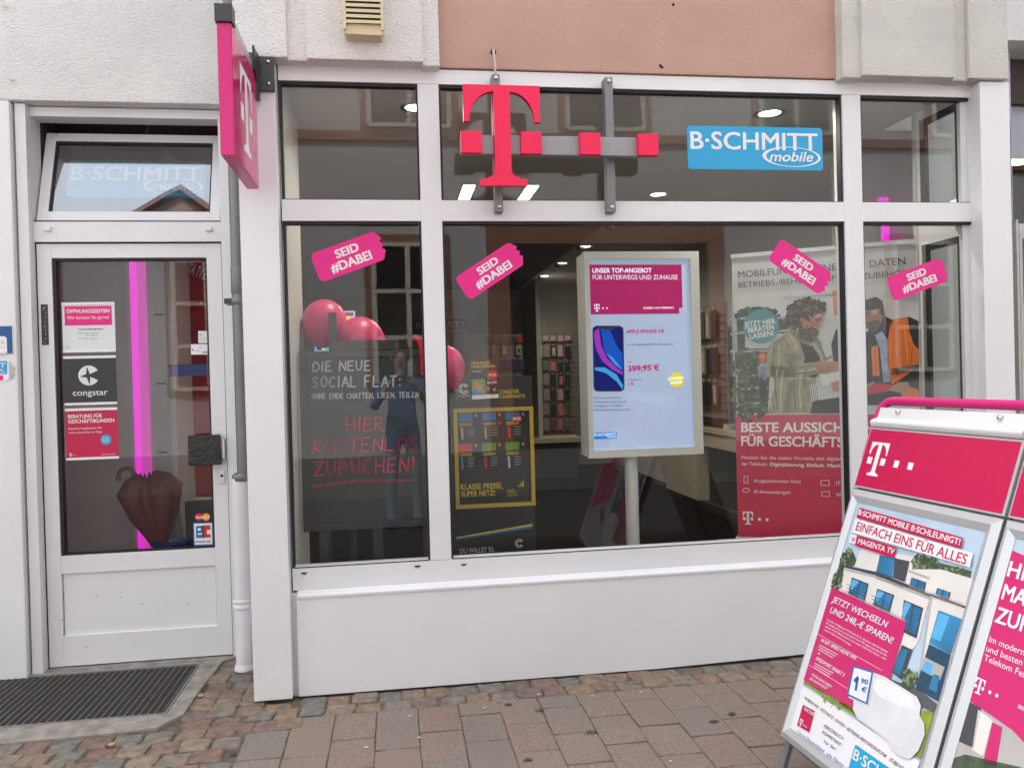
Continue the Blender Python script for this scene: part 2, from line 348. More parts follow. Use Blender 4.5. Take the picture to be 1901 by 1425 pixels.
for row, yy in ((0, -.088), (1, -.190)):           # two courses along the shop front
    x = -.66 if row else -.445
    while x < 3.3:
        s = random.uniform(.9, 1.15); x += .0565*s
        cob(x, yy, s*1.0, 1.0); x += .0565*s
for yy, x1_ in ((-.115, -.50), (-.218, -.66), (-.318, -.62)):    # beside the column foot
    x = -.885+(.04 if yy < -.2 else 0)
    while x < x1_: cob(x, yy, 1.02, 1); x += .113
for yy in (-.012, .09, .192, .294, .396, .498, .595):  # niche by the pipe
    for i, x in enumerate((-.872, -.758, -.645)):
        if yy > .35 and x > -.7: continue
        cob(x+(.03 if int(yy*10) % 2 else -.012), yy, 1.02, 1.0)
for row in range(6):                              # rows in front of the door grating
    yy = -.326-row*.1025; x = -2.6+(.05 if row % 2 else 0)
    lim = -.92 if row == 0 else -.66
    while x < lim: cob(x, yy, random.uniform(.99, 1.06), 1.03, -.01); x += .116
for x in (-.665, -.555, -.470): cob(x, -.293, .98, 1.02)
half = [stone_mesh(.1695, .1215, .04, .0020, .0026, 'slab', 80+i, 'paving_slab') for i in range(3)]
for c_ in range(26):                              # larger pavers in columns running out from the shop front, bond staggered
    x = -.545+c_*.1725; y = -.243
    if c_ == 0: y = -.350
    if c_ % 2: put(random.choice(half), 'paving_slab', x, y-.061, -.002+random.uniform(-.003, .002), random.choice((0, math.pi))); y -= .1245
    while y > -2.2:
        put(random.choice(SB), 'paving_slab', x+random.uniform(-.001, .001), y-.1245, -.002+random.uniform(-.003, .002), random.uniform(-.005, .005)+random.choice((0, math.pi))); y -= .2515
MATS['debris'] = mat('debris', (.5, .47, .42), .9)
mat('moss', (.07, .10, .03), 1); mat('leaf_dry', (.42, .27, .10), .9); mat('gum', (.06, .055, .05), .9)
for (px, py, kind) in ((610, 1283, 'l'), (635, 1294, 'p'), (680, 1385, 'p'), (778, 1367, 'p'), (1245, 1411, 'p'), (1000, 1287, 'p'), (1190, 1283, 'p'), (945, 1305, 'g'), (980, 1408, 'g'), (1325, 1337, 'g'), (1360, 1322, 'g'), (432, 1395, 'g'), (208, 1380, 'l'), (372, 1234, 'l'), (373, 1290, 'l'), (1098, 1358, 'm'), (1003, 1317, 'm'), (362, 1282, 'g'), (900, 1312, 'p'), (1100, 1290, 'p'), (760, 1327, 'p')):
    d = ray(px, py); p = CAM+d*((.006-CAM.z)/d.z); r = {'l': .015, 'p': .0065, 'g': .015, 'm': .018}[kind]
    b = MB(); n = 7; ring = [(p.x+r*random.uniform(.5, 1.2)*math.cos(6.2832*i/n)*1.3, p.y+r*random.uniform(.5, 1.2)*math.sin(6.2832*i/n)) for i in range(n)]
    if kind == 'm':
        for i in range(26):
            a, q = random.uniform(0, 6.28), random.uniform(0, r); c = (p.x+q*1.5*math.cos(a), p.y+q*math.sin(a)); b.add([(c[0]-.002, c[1], 0), (c[0]+.002, c[1], 0), (c[0]+random.uniform(-.008, .008), c[1]+random.uniform(-.008, .008), random.uniform(.006, .016))], [(0, 1, 2)], 'moss')
        tag(b.build('moss'), 'small green moss tuft in a joint between the paving stones', 'moss', 'moss tufts in the pavement')
    else:
        b.prism(ring, .004, {'l': .008, 'p': .0055, 'g': .0052}[kind], {'l': 'leaf_dry', 'p': 'debris', 'g': 'gum'}[kind], 'z')
        nm = {'l': ('fallen_leaf', 'dry brown scrap of fallen leaf lying on the paving', 'leaf', 'dry leaves on the pavement'), 'p': ('paper_scrap', 'tiny pale scrap of litter lying on the paving', 'litter', 'litter scraps on the pavement'), 'g': ('gum_spot', 'flat dark chewing gum spot on the paving', 'gum', 'gum spots on the pavement')}[kind]
        tag(b.build(nm[0]), nm[1], nm[2], nm[3])
# concrete surround and door grating
c = MB(); GX, GY0, GY1 = -1.005, -.105, .515
c.prism([(-3, GY1+.004), (-3, .70), (-.80, .70), (-.80, .60), (-.90, .53), (-.925, .10), (-.93, -.12), (-1.0, -.24), (-1.1, -.262), (-1.7, -.275), (-3, -.27), (-3, GY0-.004), (GX+.004, GY0-.004), (GX+.004, GY1+.004)], -.2, .006, 'concrete', 'z')
tag(c.build('concrete_surround'), kind='structure')
t = thing('door_grating', 'galvanised steel floor grating set in concrete in front of the shop door', 'grating', (-1.5, .2, 0))
b = MB(); b.box(-3, GX, GY0, GY0+.006, -.03, .008, 'galvanised'); b.box(-3, GX, GY1-.006, GY1, -.03, .008, 'galvanised'); b.box(GX-.006, GX, GY0+.006, GY1-.006, -.03, .008, 'galvanised')
b.build('frame', t, (1.5, -.2, 0))
bx('pit', t, -1.5, GX+1.5-.008, GY0-.19, GY1-.21, -.05, -.032, 'pit')
bar = None
for i in range(60):
    xx = GX-.02-i*.031
    if bar is None: bar = bx('bar', t, -.0010, .0010, GY0-.2+.008, GY1-.2-.008, -.026, .005, 'galvanised')
    else: bar = bar.copy(); COL.objects.link(bar)
    bar.location = (xx+1.5, 0, 0)
b = MB(); yy = GY0+.014
while yy < GY1-.012: b.box(-1.49, GX+1.494, yy-.2-.0011, yy-.2+.0011, -.014, .003, 'wire'); yy += .0093
tag(b.build('cross_wires', t), kind='stuff')

# ================================================================== the building shell
bl = thing('shop_building', 'rendered house front with cream pilasters, pink panel and set-back entrance wall', 'building', (0, 0, 2.8))
def L(x0, x1, y0, y1, z0, z1, m, name, bev=.006): bx(name, bl, x0, x1, y0, y1, z0-2.8, z1-2.8, m, bev)
L(-7, -.655, .51, .9, 2.806, 6.5, 'plaster', 'entrance_wall')
L(-.65, -.424, -.09, .51, 2.817, 6.5, 'plaster', 'pilaster_face')
L(-.43, -.336, -.068, .5, 2.812, 6.5, 'plaster', 'pilaster_groove')
L(-.342, .165, -.088, .5, 2.815, 6.5, 'plaster', 'pilaster_face')
L(.16, .240, -.066, .5, 2.806, 6.5, 'plaster', 'pilaster_groove')
L(.236, 2.192, -.012, .5, 2.821, 6.5, 'pink_plaster', 'pink_panel')
L(2.188, 2.285, -.072, .5, 2.806, 6.5, 'plaster_grey', 'pilaster_groove')
L(2.28, 2.772, -.092, .5, 2.812, 6.5, 'plaster_grey', 'pilaster_face')
L(2.768, 2.852, -.070, .5, 2.806, 6.5, 'plaster_grey', 'pilaster_groove')
L(2.848, 3.062, -.094, .5, 2.812, 6.5, 'plaster_grey', 'pilaster_face')
L(-7, -1.81, .505, .75, -.02, 2.802, 'white_panel', 'entrance_pier')
L(-1.80, -1.752, .51+.03, .58, 0, 2.80, 'white_metal', 'pier_return', 0)
L(-.86, -.655, .64, .9, 0, 2.80, 'white_metal', 'niche_wall', 0)
L(-7, 7, .5, 9.2, 6.5, 6.7, 'plaster', 'parapet')
for px, py in ((1250, 9), (1226, 122), (1229, 125)):
    p_ = at(px, py, -.0125); MB().lathe([(.0, 0), (.006, 0), (.008, .004)], (p_.x, -.0145, p_.z-2.8), 'black_gap', 9, 'y').build('drill_hole', bl)
for px, py in ((12, 15), (24, 150)):
    p_ = at(px, py, .51); MB().tube([(p_.x-.01, .512, p_.z-2.79), (p_.x-.006, .49, p_.z-2.8), (p_.x+.008, .488, p_.z-2.806), (p_.x+.012, .50, p_.z-2.797)], .003, 'alu', 6).build('wall_hook', bl)

# ================================================================== the shop window
X0, XA, XB, XC, XD, X1 = -.477, .140, .236, 2.224, 2.321, 2.930
ZB, ZT0, ZT1, ZU = .567, 2.124, 2.219, 2.750
sw = thing('shop_window', 'white aluminium shop window of six panes over a white base panel', 'shop window')
P = lambda n, *a, **k: bx(n, sw, *a, **k)
P('head_rail', X0, X1, 0, .09, ZU, 2.816, 'white_metal')
P('bottom_rail', X0, X1, 0, .09, .470, ZB, 'white_metal')
for (a, b_) in ((X0, XA), (XB, XC), (XD, X1)): P('transom', a, b_, .001, .09, ZT0, ZT1, 'white_metal')
for (a, b_) in ((XA, XB), (XC, XD)): P('mullion', a, b_, 0, .09, ZB+.001, ZU-.001, 'white_metal', .002)
GYP = .034
for (a, b_) in ((X0, XA), (XB, XC), (XD, X1)):
    for (z0, z1) in ((ZB, ZT0), (ZT1, ZU)):
        P('pane', a+.004, b_-.004, GYP, GYP+.003, z0+.004, z1-.004, 'pane')
        b = MB(); e = .010
        b.box(a, a+e, .012, .05, z0, z1, 'gasket'); b.box(b_-e*.8, b_, .012, .05, z0, z1, 'gasket'); b.box(a+e, b_-e, .012, .05, z1-e*1.3, z1, 'gasket'); b.box(a+e, b_-e, .014, .033, z0, z0+.006, 'white_print' if z0 == ZB else 'gasket')
        if z0 == ZB: b.box(a+e, b_-e, .006, .013, z0, z0+.004, 'gasket')
        b.build('gasket', sw)
for px, py in ((565, 1064), (775, 1051), (861, 1048)):
    q = at(px, py, 0); b = MB(); b.box(q.x-.013, q.x+.013, -.004, .002, q.z, q.z+.005, 'gasket'); b.box(q.x-.003, q.x+.003, -.004, .002, q.z-.005, q.z, 'gasket'); b.build('drain_slot', sw)
b = MB(); b.prism([(-.002, .470), (-.040, .452), (-.040, .442), (-.002, .442)], X0+.02, X1, 'white_metal', 'x'); b.build('sill', sw)
b = MB(); b.prism([(X0+.018, .006), (1.2, .0), (X1, .03), (X1, .4415), (X0+.018, .4415)], -.034, .09, 'white_panel', 'y'); b.build('base_panel', sw)
b = MB(); b.box(-.647, -.483, -.07, .66, .012, 2.806, 'white_metal', .004); b.build('column', sw)
b = MB(); b.box(2.919, 3.082, -.07, .03, .0, 2.806, 'white_metal', .004); b.build('column', sw)
bx('column_gap', sw, -.4829, -.459, -.01, .05, .0, .46, 'white_dirty')
# side return of the bay, on the neighbour's side
for (z0, z1) in ((.30, 2.06), (2.22, 2.74)):
    b = MB(); xx = 2.905
    b.box(xx-.02, xx+.02, .03, .056, z0-.08, z1+.08, 'white_metal'); b.box(xx-.02, xx+.02, .345, .38, z0-.08, z1+.08, 'white_metal'); b.box(xx-.02, xx+.02, .056, .345, z1, z1+.08, 'white_metal'); b.box(xx-.02, xx+.02, .056, .345, z0-.08, z0, 'white_metal')
    b.build('return_frame', sw)
    b = MB(); b.box(xx-.026, xx-.005, .300, .345, z0, z1, 'gasket'); b.box(xx-.024, xx-.005, .056, .066, z0, z1, 'gasket'); b.box(xx-.024, xx-.005, .066, .300, z1-.035, z1, 'gasket'); b.build('return_gasket', sw)
    bx('pane', sw, xx-.002, xx+.002, .066, .322, z0, z1-.02, 'pane')
bx('return_base', sw, 2.885, 2.925, .03, .38, 0, .219, 'white_metal')

# ================================================================== the door
dr = thing('shop_door', 'white framed glass shop door with black handle and tilted fanlight above', 'door', (-1.3, .6, 0))
def DP(name, x0, x1, y0, y1, z0, z1, m, bev=0, parent=None): return bx(name, parent or dr, x0+1.3, x1+1.3, y0-.6, y1-.6, z0, z1, m, bev)
FX0, FX1, LX0, LX1 = -1.802, -.79, -1.746, -.862
DP('door_frame', FX0, LX0-.004, .585, .70, .0, 2.80, 'white_metal'); DP('door_frame', LX1+.004, FX1, .585, .70, 0, 2.80, 'white_metal')
DP('door_frame', LX0-.004, LX1+.004, .586, .70, 2.755, 2.80, 'white_metal'); DP('door_frame', LX0-.004, LX1+.004, .586, .70, 2.132, 2.232, 'white_metal')
DP('door_gap', LX0-.004, LX1+.004, .615, .69, 0, .004, 'black_gap'); DP('door_gap', LX0-.0045, LX0+.0015, .5985, .69, .004, 2.131, 'black_gap'); DP('door_gap', LX1-.001, LX1+.0045, .5985, .69, .004, 2.131, 'black_gap'); DP('door_gap', LX0, LX1, .5985, .69, 2.1245, 2.1315, 'black_gap')
GL0, GL1, GZ0, GZ1 = -1.677, -.936, .565, 2.053
lf = MB(); ox = 1.3
def lb(x0, x1, y0, y1, z0, z1, m='white_metal', bev=.002): lf.box(x0+ox, x1+ox, y0-.6, y1-.6, z0, z1, m, bev)
lb(LX0, GL0, .60, .66, .012, 2.125); lb(GL1, LX1, .60, .66, .012, 2.125); lb(GL0, GL1, .601, .66, GZ1, 2.125); lb(GL0, GL1, .601, .66, .475, GZ0); lb(GL0, GL1, .601, .66, .012, .155)
leaf = lf.build('door_leaf', dr)
b = MB(); b.box(GL0+.004+ox, GL1-.004+ox, .014, .05, .155, .475, 'white_panel'); b.box(GL0+ox, GL1+ox, .001, .016, .155, .163, 'white_metal'); b.build('kick_panel', leaf)
DP('pane', GL0, GL1, .628, .631, GZ0, GZ1, 'pane')
b = MB(); e = .010
b.box(GL0+ox, GL0+e*1.5+ox, .01, .05, GZ0, GZ1, 'gasket'); b.box(GL1-e+ox, GL1+ox, .01, .05, GZ0, GZ1, 'gasket'); b.box(GL0+e+ox, GL1-e+ox, .01, .05, GZ1-e*1.2, GZ1, 'gasket'); b.box(GL0+e+ox, GL1-e+ox, .01, .05, GZ0, GZ0+e*.7, 'gasket'); b.build('gasket', leaf)
sc_ = MB(); rr = random.Random(11)
for (px, py) in ((225, 1100), (226, 1108), (180, 1105), (350, 1118), (250, 1198), (300, 1203), (118, 1104), (119, 1112), (116, 1150), (160, 1200), (265, 1120)):
    p_ = at(px, py, .6); x_, z_ = p_.x+ox, p_.z; sc_.stroke([(x_+rr.uniform(-.006, .006), z_+rr.uniform(-.006, .006)) for _ in range(3)], .0018, 'road_scuff', 1)
o_ = sc_.build('scuff_marks', leaf); o_.location = (0, -.0012, 0)
q = DP('handle', -1.042, -.884, .545, .572, .996, 1.148, 'leather_black', .006); bx('handle_arm', q, -.92+ox, -.868+ox, -.027, .001, 1.02, 1.125, 'steel', .003)
q = DP('lock_plate', -.905, -.876, .594, .602, .892, .958, 'steel', .002); MB().lathe([(.0, -.0075), (.007, -.0075), (.007, -.002)], (-.8905+ox, 0, .934), 'black_gap', 12, 'y').build('keyhole', q)
for px in (89, 388):
    p = at(px, 426, .585); DP('bumper', p.x-.016, p.x+.016, .572, .587, p.z-.008, p.z+.013, 'white_metal', .003)
p0, p1 = at(79, 565, .6), at(93, 640, .6)
pl = DP('black_strip', -1.732, -1.700, .5975, .601, p1.z, p0.z, 'black_print'); b = MB(); rr = random.Random(3)
for i in range(9):
    z = p1.z+.012+i*.021; b.stroke([(-1.716+ox+rr.uniform(-.01, .01), z+rr.uniform(-.008, .008)) for _ in range(4)], .0013, 'grey_print', 1)
o = b.build('scribble', pl); o.location = (0, -.0030, 0)
# fanlight: hopper sash, tilted in at the top
tilt = R(17.5); sp = Plane((-1.742, .603, 2.240), (1, 0, 0), (0, math.sin(tilt), math.cos(tilt)))
sash = MB(); SW, SH = .876, .505
def sb(a0, a1, b0, b1): sash.box(a0, a1, 0, .055, b0, b1, 'white_metal', .003)
sb(0, .05, 0, SH); sb(SW-.05, SW, 0, SH); sb(.05, SW-.05, .0, .053); sb(.05, SW-.05, SH-.045, SH)
DP('door_gap', LX0, LX1, .5875, .70, 2.2325, 2.2385, 'black_gap'); DP('fan_shade_panel', LX0-.003, LX1+.003, .701, 1.19, 2.79, 2.799, 'beige_dark'); DP('fan_shade_panel', LX0-.02, LX0-.005, .701, 1.1, 2.24, 2.79, 'beige_dark')  # dark panels added behind the fanlight to keep the recess shaded from the magenta glow
so_ = sash.build('fanlight_sash', dr); so_.matrix_parent_inverse = Matrix.Identity(4); so_.matrix_basis = Matrix.Translation((1.3, -.6, 0)) @ sp.m
MB().box(.045, SW-.045, .018, .021, .05, SH-.04, 'sky_pane').build('pane', so_)
b = MB(); b.box(.05, .058, .006, .03, .053, SH-.045, 'gasket'); b.box(SW-.057, SW-.05, .006, .03, .053, SH-.045, 'gasket'); b.box(.058, SW-.057, .006, .03, SH-.055, SH-.045, 'gasket'); b.build('gasket', so_)
b = MB(); b.tube([(.45, .055, SH-.02), (.50, .0, SH+.05), (.42, -.02, SH+.06)], .008, 'anthracite'); b.build('stay_arm', so_)
st = thing('fanlight_sticker', 'pale blue dealer logo sticker behind the tilted fanlight glass', 'sticker', m=Matrix.Translation((0, 0, 0)) @ sp.m)
b = MB(); p0 = sp.px(118, 361); p1 = sp.px(381, 297); bschmitt(b, p0[0], p0[1], p1[0], p1[1]); o = b.build('logo_print', st); o.location = (0, .026, 0)

# three framed notices behind the door glass
NP = Plane((-1.645, .640, 1.0))
def notice(label, z0, z1, fn, y=.6255):
    t = thing('door_notice', label, 'notice', m=Plane((-1.645, y, z0)).m, group=None); w = .25; h = z1-z0
    bx('sheet', t, 0, w, 0, .002, 0, h, 'white_sheet'); bx('clip_rail', t, 0, w, -.004, .002, h-.012, h+.001, 'white_print'); bx('clip_rail', t, 0, w, -.004, .002, -.001, .011, 'white_print')
    b = MB(); fn(b, w, h); o = b.build('lettering', t); return t
def n1(b, w, h):
    b.rect(.012, h-.115, w-.014, h-.018, 'magenta', 1); b.text('ÖFFNUNGSZEITEN', (.022, h-.052), (w-.024, h-.052), .018, 'white_print', 2, .03); b.text('Wir beraten Sie gerne!', (.024, h-.083), (w-.028, h-.083), .016, 'white_print', 2)
    b.text('Unsere Öffnungszeiten:', (.075, .112), (.195, .112), .0085, 'dark_print', 1, .02)
    for i, s in enumerate(('Mo.-Fr.  09.00 - 13.00 Uhr', '14.00 - 18.00 Uhr', 'Sa.  09.00 - 13.00 Uhr')): b.text(s, (.075+(.03 if i == 1 else 0), .093-.010*i-(.008 if i == 2 else 0)), (.17, .093-.010*i-(.008 if i == 2 else 0)), .006, 'dark_print', 1)
    logo(b, .014, .033, .016, 'grey_print', 1); b.text('ERLEBEN, WAS VERBINDET.', (.17, .018), (.235, .018), .004, 'grey_print', 1)
def n2(b, w, h):
    b.rect(0, .011, w, h-.012, 'black_print', 1); cx, cz, r = .118, h*.60, .050; star(b, cx, cz, r, 'white_sheet', 'black_print'); b.text('congstar', (.040, .047), (.205, .047), .030, 'white_sheet', 2, .012)
def star(b, cx, cz, r, m, mb_, k=2):
    b.disc(cx, cz, r, r, m, k); b.poly([(cx+r*.10, cz+r*.12), (cx+r*1.1, cz+r*.62), (cx+r*1.1, cz-r*.62), (cx+r*.10, cz-r*.12)], mb_, k+1)
    pts = []
    for i in range(8):
        a = math.pi/2+.12+i*math.pi/4; q = r*((.92, .24, .80, .24, .95, .24, .80, .24)[i]); pts.append((cx-.05*r+q*math.cos(a), cz+q*math.sin(a)))
    b.poly(pts, mb_, k+2)
def n3(b, w, h):
    b.rect(.0, .011, w, h-.012, 'magenta_header', 1); b.text('BERATUNG FÜR', (.014, h-.048), (.175, h-.048), .018, 'white_print', 2, .03); b.text('GESCHÄFTSKUNDEN', (.014, h-.073), (.232, h-.073), .018, 'white_print', 2, .03)
    b.text('Passende Angebote für Ihr', (.014, h-.105), (.172, h-.105), .010, 'white_print', 2); b.text('Unternehmen hier im Shop', (.014, h-.125), (.172, h-.125), .010, 'white_print', 2)
    b.disc(.19, h-.162, .026, .026, 'cyan_sign', 2); [b.text(s, (.174, h-.156-.009*i), (.206, h-.156-.009*i), .006, 'white_print', 3) for i, s in enumerate(('JETZT', 'BERATEN', 'LASSEN'))]
    logo(b, .014, .034, .017, 'white_print', 2); b.text('ERLEBEN, WAS VERBINDET.', (.165, .020), (.236, .020), .005, 'white_print', 2)
notice('white opening hours notice with pink heading behind the door glass', 1.583, 1.833, n1)
notice('black notice with white star emblem behind the door glass', 1.318, 1.563, n2)
notice('magenta notice about business customers with a blue dot, behind the door glass', 1.042, 1.300, n3)
def flat(name, label, cat, pl, fn, group=None, sheet=None, th=.0015):
    """a flat printed thing: local plane pl; fn draws; sheet = outline + material of the card itself"""
    t = thing(name, label, cat, m=pl.m, group=group)
    if sheet: MB().prism(sheet[0], 0, th, sheet[1], 'y').build('card', t)
    b = MB(); fn(b, pl)
    b.build('print', t); return t
mat('orange_disc', lin((245, 160, 30)), .4); mat('red_disc', lin((220, 30, 40)), .4)
def f_mc(b, p):
    c1, c2 = p.px(369.5, 959), p.px(382.5, 959); r = .019; b.disc(c1[0], c1[1], r, r, 'red_disc', 1); b.disc(c2[0], c2[1], r, r, 'orange_disc', 2); b.tx(p.px, 'MasterCard', 364, 962, 388, 961, 5, 'white_print', 3, .03)
dp = Plane((-1.3, .6265, .6))
flat('card_sticker', 'sticker of overlapping red and orange discs on the door glass', 'sticker', dp, f_mc)
def f_ec(b, p):
    z = p.zm('A3'); q = lambda *a: [z(x, y) for x, y in zip(a[::2], a[1::2])]
    b.poly(q(888, 296, 979, 293, 983, 400, 892, 404), 'blue_print', 1); b.poly(q(893, 301, 975, 299, 978, 395, 897, 398), 'white_print', 2)
    b.poly(q(902, 312, 930, 310, 931, 366, 903, 368), 'blue_print', 3); b.poly(q(934, 309, 968, 307, 969, 328, 952, 330, 953, 350, 969, 348, 970, 364, 935, 366), 'red_disc', 3)
    b.poly(q(930, 310, 940, 309, 941, 366, 931, 367), 'dark_print', 4); b.poly(q(911, 322, 924, 321, 924, 332, 911, 333), 'white_print', 4); b.poly(q(911, 345, 931, 344, 931, 351, 911, 352), 'white_print', 4)
    b.tx(z, 'electronic cash', 900, 388, 970, 386, 11, 'dark_print', 3, .02)
flat('ec_sticker', 'white and blue electronic cash sticker on the door glass', 'sticker', dp, f_ec)
def quad(p, k, *a):
    z = p.zm(k); return [z(x, y) for x, y in zip(a[::2], a[1::2])]
def f_s(b, p):
    z = p.zm('C4'); b.poly(quad(p, 'C4', 735, 850, 888, 848, 890, 940, 735, 941), 'white_print', 1); b.disc(*z(815, 875), .005, .005, 'grey_print', 2); b.poly(quad(p, 'C4', 743, 885, 765, 905, 745, 908), 'blue_print', 2)
    for i in range(3): b.poly(quad(p, 'C4', 770, 900+i*9, 815, 899+i*9, 815, 902+i*9, 770, 903+i*9), 'grey_print', 2)
    b.poly(quad(p, 'C4', 833, 910, 885, 909, 885, 932, 833, 933), 'grey_print', 2)
flat('service_sticker', 'small white service label stuck on the door glass', 'sticker', dp, f_s)
def f_s2(b, p):
    z = p.zm('C4'); b.poly(quad(p, 'C4', 798, 733, 889, 733, 890, 838, 799, 839), 'white_sheet', 1); b.disc(*z(819, 766), .006, .006, 'grey_print', 2); b.poly(quad(p, 'C4', 812, 795, 880, 795, 880, 800, 812, 800), 'grey_print', 2); b.poly(quad(p, 'C4', 812, 812, 860, 812, 860, 816, 812, 816), 'grey_print', 2)
flat('fire_notice', 'small pale green notice stuck on the door glass above the white label', 'sticker', Plane((-1.3, .6262, .6)), f_s2)
def f_bar(b, p): b.poly(quad(p, 'C4', 535, 1028, 890, 1024, 895, 1127, 540, 1134), 'band_blue', 1); b.tx(p.zm('C4'), 'B·SCHMITT', 550, 1085, 850, 1080, 34, 'band_text', 2, .03)
mat('band_blue', lin((22, 40, 110)), .3); mat('band_text', lin((60, 60, 130)), .3)
flat('blue_band', 'dark blue band sticker across the door glass', 'sticker', Plane((-1.3, .645, .6)), f_bar)
# plaque and arrow sticker on the entrance pier
t = thing('blue_plaque', 'blue enamel plaque with white field on the white entrance pier', 'plaque', (-1.95, .5, 1.58))
p0, p1 = at(0, 655, .5), at(21, 605, .5); bx('plate', t, -.35, p1.x+1.95, -.002, .004, 0, p1.z-1.58, 'navy')
b = MB(); x1_ = p1.x+1.95-.021; b.poly([(-.33, .0), (x1_, .0), (x1_, .073), (x1_-.01, .083), (-.33, .083)], 'white_print', 5); b.build('white_field', t); b = MB(); b.text('ik', (x1_-.024, .046), (x1_-.008, .046), .020, 'grey_print', 6); b.rect(x1_-.05, .028, x1_-.008, .031, 'grey_print', 6); b.build('lettering', t)
pp = Plane((-1.95, .5025, 1.44))
def f_arrow(b, p):
    z = lambda x, y: p.px(x/7.125, 540+y/7.125)
    b.poly([z(-700, 925), z(118, 925), z(122, 1150), z(65, 1200), z(-700, 1200)], 'white_print', 1); b.poly([z(115, 930), z(212, 1025), z(165, 1062), z(205, 1108), z(135, 1190)], 'grey_print', 1)
    b.poly([z(-650, 925), z(97, 925), z(97, 1098), z(-650, 1098)], 'cyan_sign', 2); b.tx(z, 'B·SCHMITT', -560, 1010, 75, 1010, 60, 'white_print', 3, .03); b.tx(z, 'mobile', -180, 1058, 45, 1058, 34, 'white_print', 3, .02, .2)
    pts = [z(85*math.cos(a)+0, 1050-35*math.sin(a)) for a in [-.1*i for i in range(3, 28, 2)]]; b.stroke(pts, .0022, 'white_print', 3)
    b.poly([z(-300, 1118), z(42, 1116), z(45, 1182), z(-300, 1184)], 'magenta', 2)
flat('arrow_sticker', 'blue and white arrow-shaped dealer sticker on the white pier', 'sticker', pp, f_arrow)

# ================================================================== drainpipe in the niche
t = thing('drainpipe', 'grey zinc drainpipe on a white standpipe in the niche by the door', 'drainpipe', (-.757, .40, 0))
MB().tube([(.01, 0, .96), (.01, 0, 6.4)], .031, 'zinc', 18).build('zinc_pipe', t)
MB().tube([(-.012, 0, .0), (-.012, 0, .94)], .040, 'white_dirty', 18).build('standpipe', t)
MB().lathe([(.036, .925), (.046, .93), (.046, .955), (.034, .965)], (0, 0, 0), 'zinc', 18).build('collar', t)
MB().lathe([(.043, .30), (.047, .305), (.047, .318), (.043, .322), (.043, .328), (.047, .332), (.047, .345), (.043, .35)], (-.012, 0, 0), 'white_dirty', 18).build('clamp', t)
MB().lathe([(.043, .03), (.047, .02), (.05, .0)], (-.012, 0, 0), 'white_dirty', 18).build('foot_ring', t)
b = MB(); b.lathe([(.033, 1.79), (.038, 1.795), (.038, 1.82), (.033, 1.825)], (.01, 0, 0), 'zinc', 18); b.box(-.055, -.025, -.02, .1, 1.795, 1.82, 'anthracite'); b.build('clamp', t)
MB().lathe([(.032, 1.845), (.0345, 1.85), (.0345, 1.97), (.032, 1.975)], (.01, 0, 0), 'zinc', 18).build('socket', t)

# ================================================================== alarm box on the pilaster
t = thing('siren_box', 'beige louvred siren box on the cream pilaster', 'siren box', (-.09, -.088, 2.93))
b = MB(); b.prism([(-.086, -.02), (-.075, -.032), (.075, -.035), (.086, -.022), (.086, .36), (-.086, .36)], -.075, 0, 'beige_plastic', 'y'); b.build('housing', t)
b = MB(); b.box(-.072, .072, -.078, -.0752, .012, .35, 'beige_dark'); b.build('louvre_back', t)
for i in range(14):
    z = .016+i*.0235; MB().prism([(-.0751, z), (-.089, z-.007), (-.089, z+.006), (-.0751, z+.013)], -.0745, .0745, 'beige_plastic', 'x').build('louvre', t)
for sx in (-1, 1): bx('side_rail', t, sx*.08-.0058, sx*.08+.0058, -.0885, -.0751, -.018, .36, 'beige_plastic', .002)

# ================================================================== the big T sign
t = thing('letter_sign', 'large red letter T sign with four red squares on a grey bar', 'sign', (.5, -.12, 2.25))
cx = .5035; b = MB(); b.prism(t_outline(cx-.5, .443, .445), -.045, -.018, 'sign_red', 'y', 'sign_red_side'); b.build('letter', t)
bx('bar', t, -.18, .72, -.008, .035, .148, .232, 'sign_grey', .002)
for xa in (.318, .586, .856, 1.127): bx('square', t, xa-.5, xa-.5+.094, -.042, -.0085, .143, .240, 'sign_red', .001)
bx('letter_rear', t, -.035, .035, -.018, .02, .02, .43, 'sign_red_side')
for xa, xb in ((.476, .512), (1.004, 1.042)):
    k = bx('bracket', t, xa-.5, xb-.5, .06, .118, -.095, .53, 'bracket_grey', .002)
    for z in (.512, -.073): MB().lathe([(0, .052), (.008, .052), (.010, .056), (.010, .061)], ((xa+xb)/2-.5, 0, z), 'steel', 12, 'y').build('bolt', k)
    bx('spacer', k, xa-.494, xb-.506, .036, .0598, .16, .22, 'bracket_grey')
b = MB(); b.tube([(-.006, .075, .52), (-.008, .06, .565), (-.012, .062, .62), (-.010, .08, .645), (-.008, .12, .648)], .006, 'cable', 10); b.build('cable', t)
b = MB(); b.lathe([(0, 0), (.014, 0)], (-.008, .1062, .648), 'black_gap', 12, 'y'); b.build('cable_hole', t)

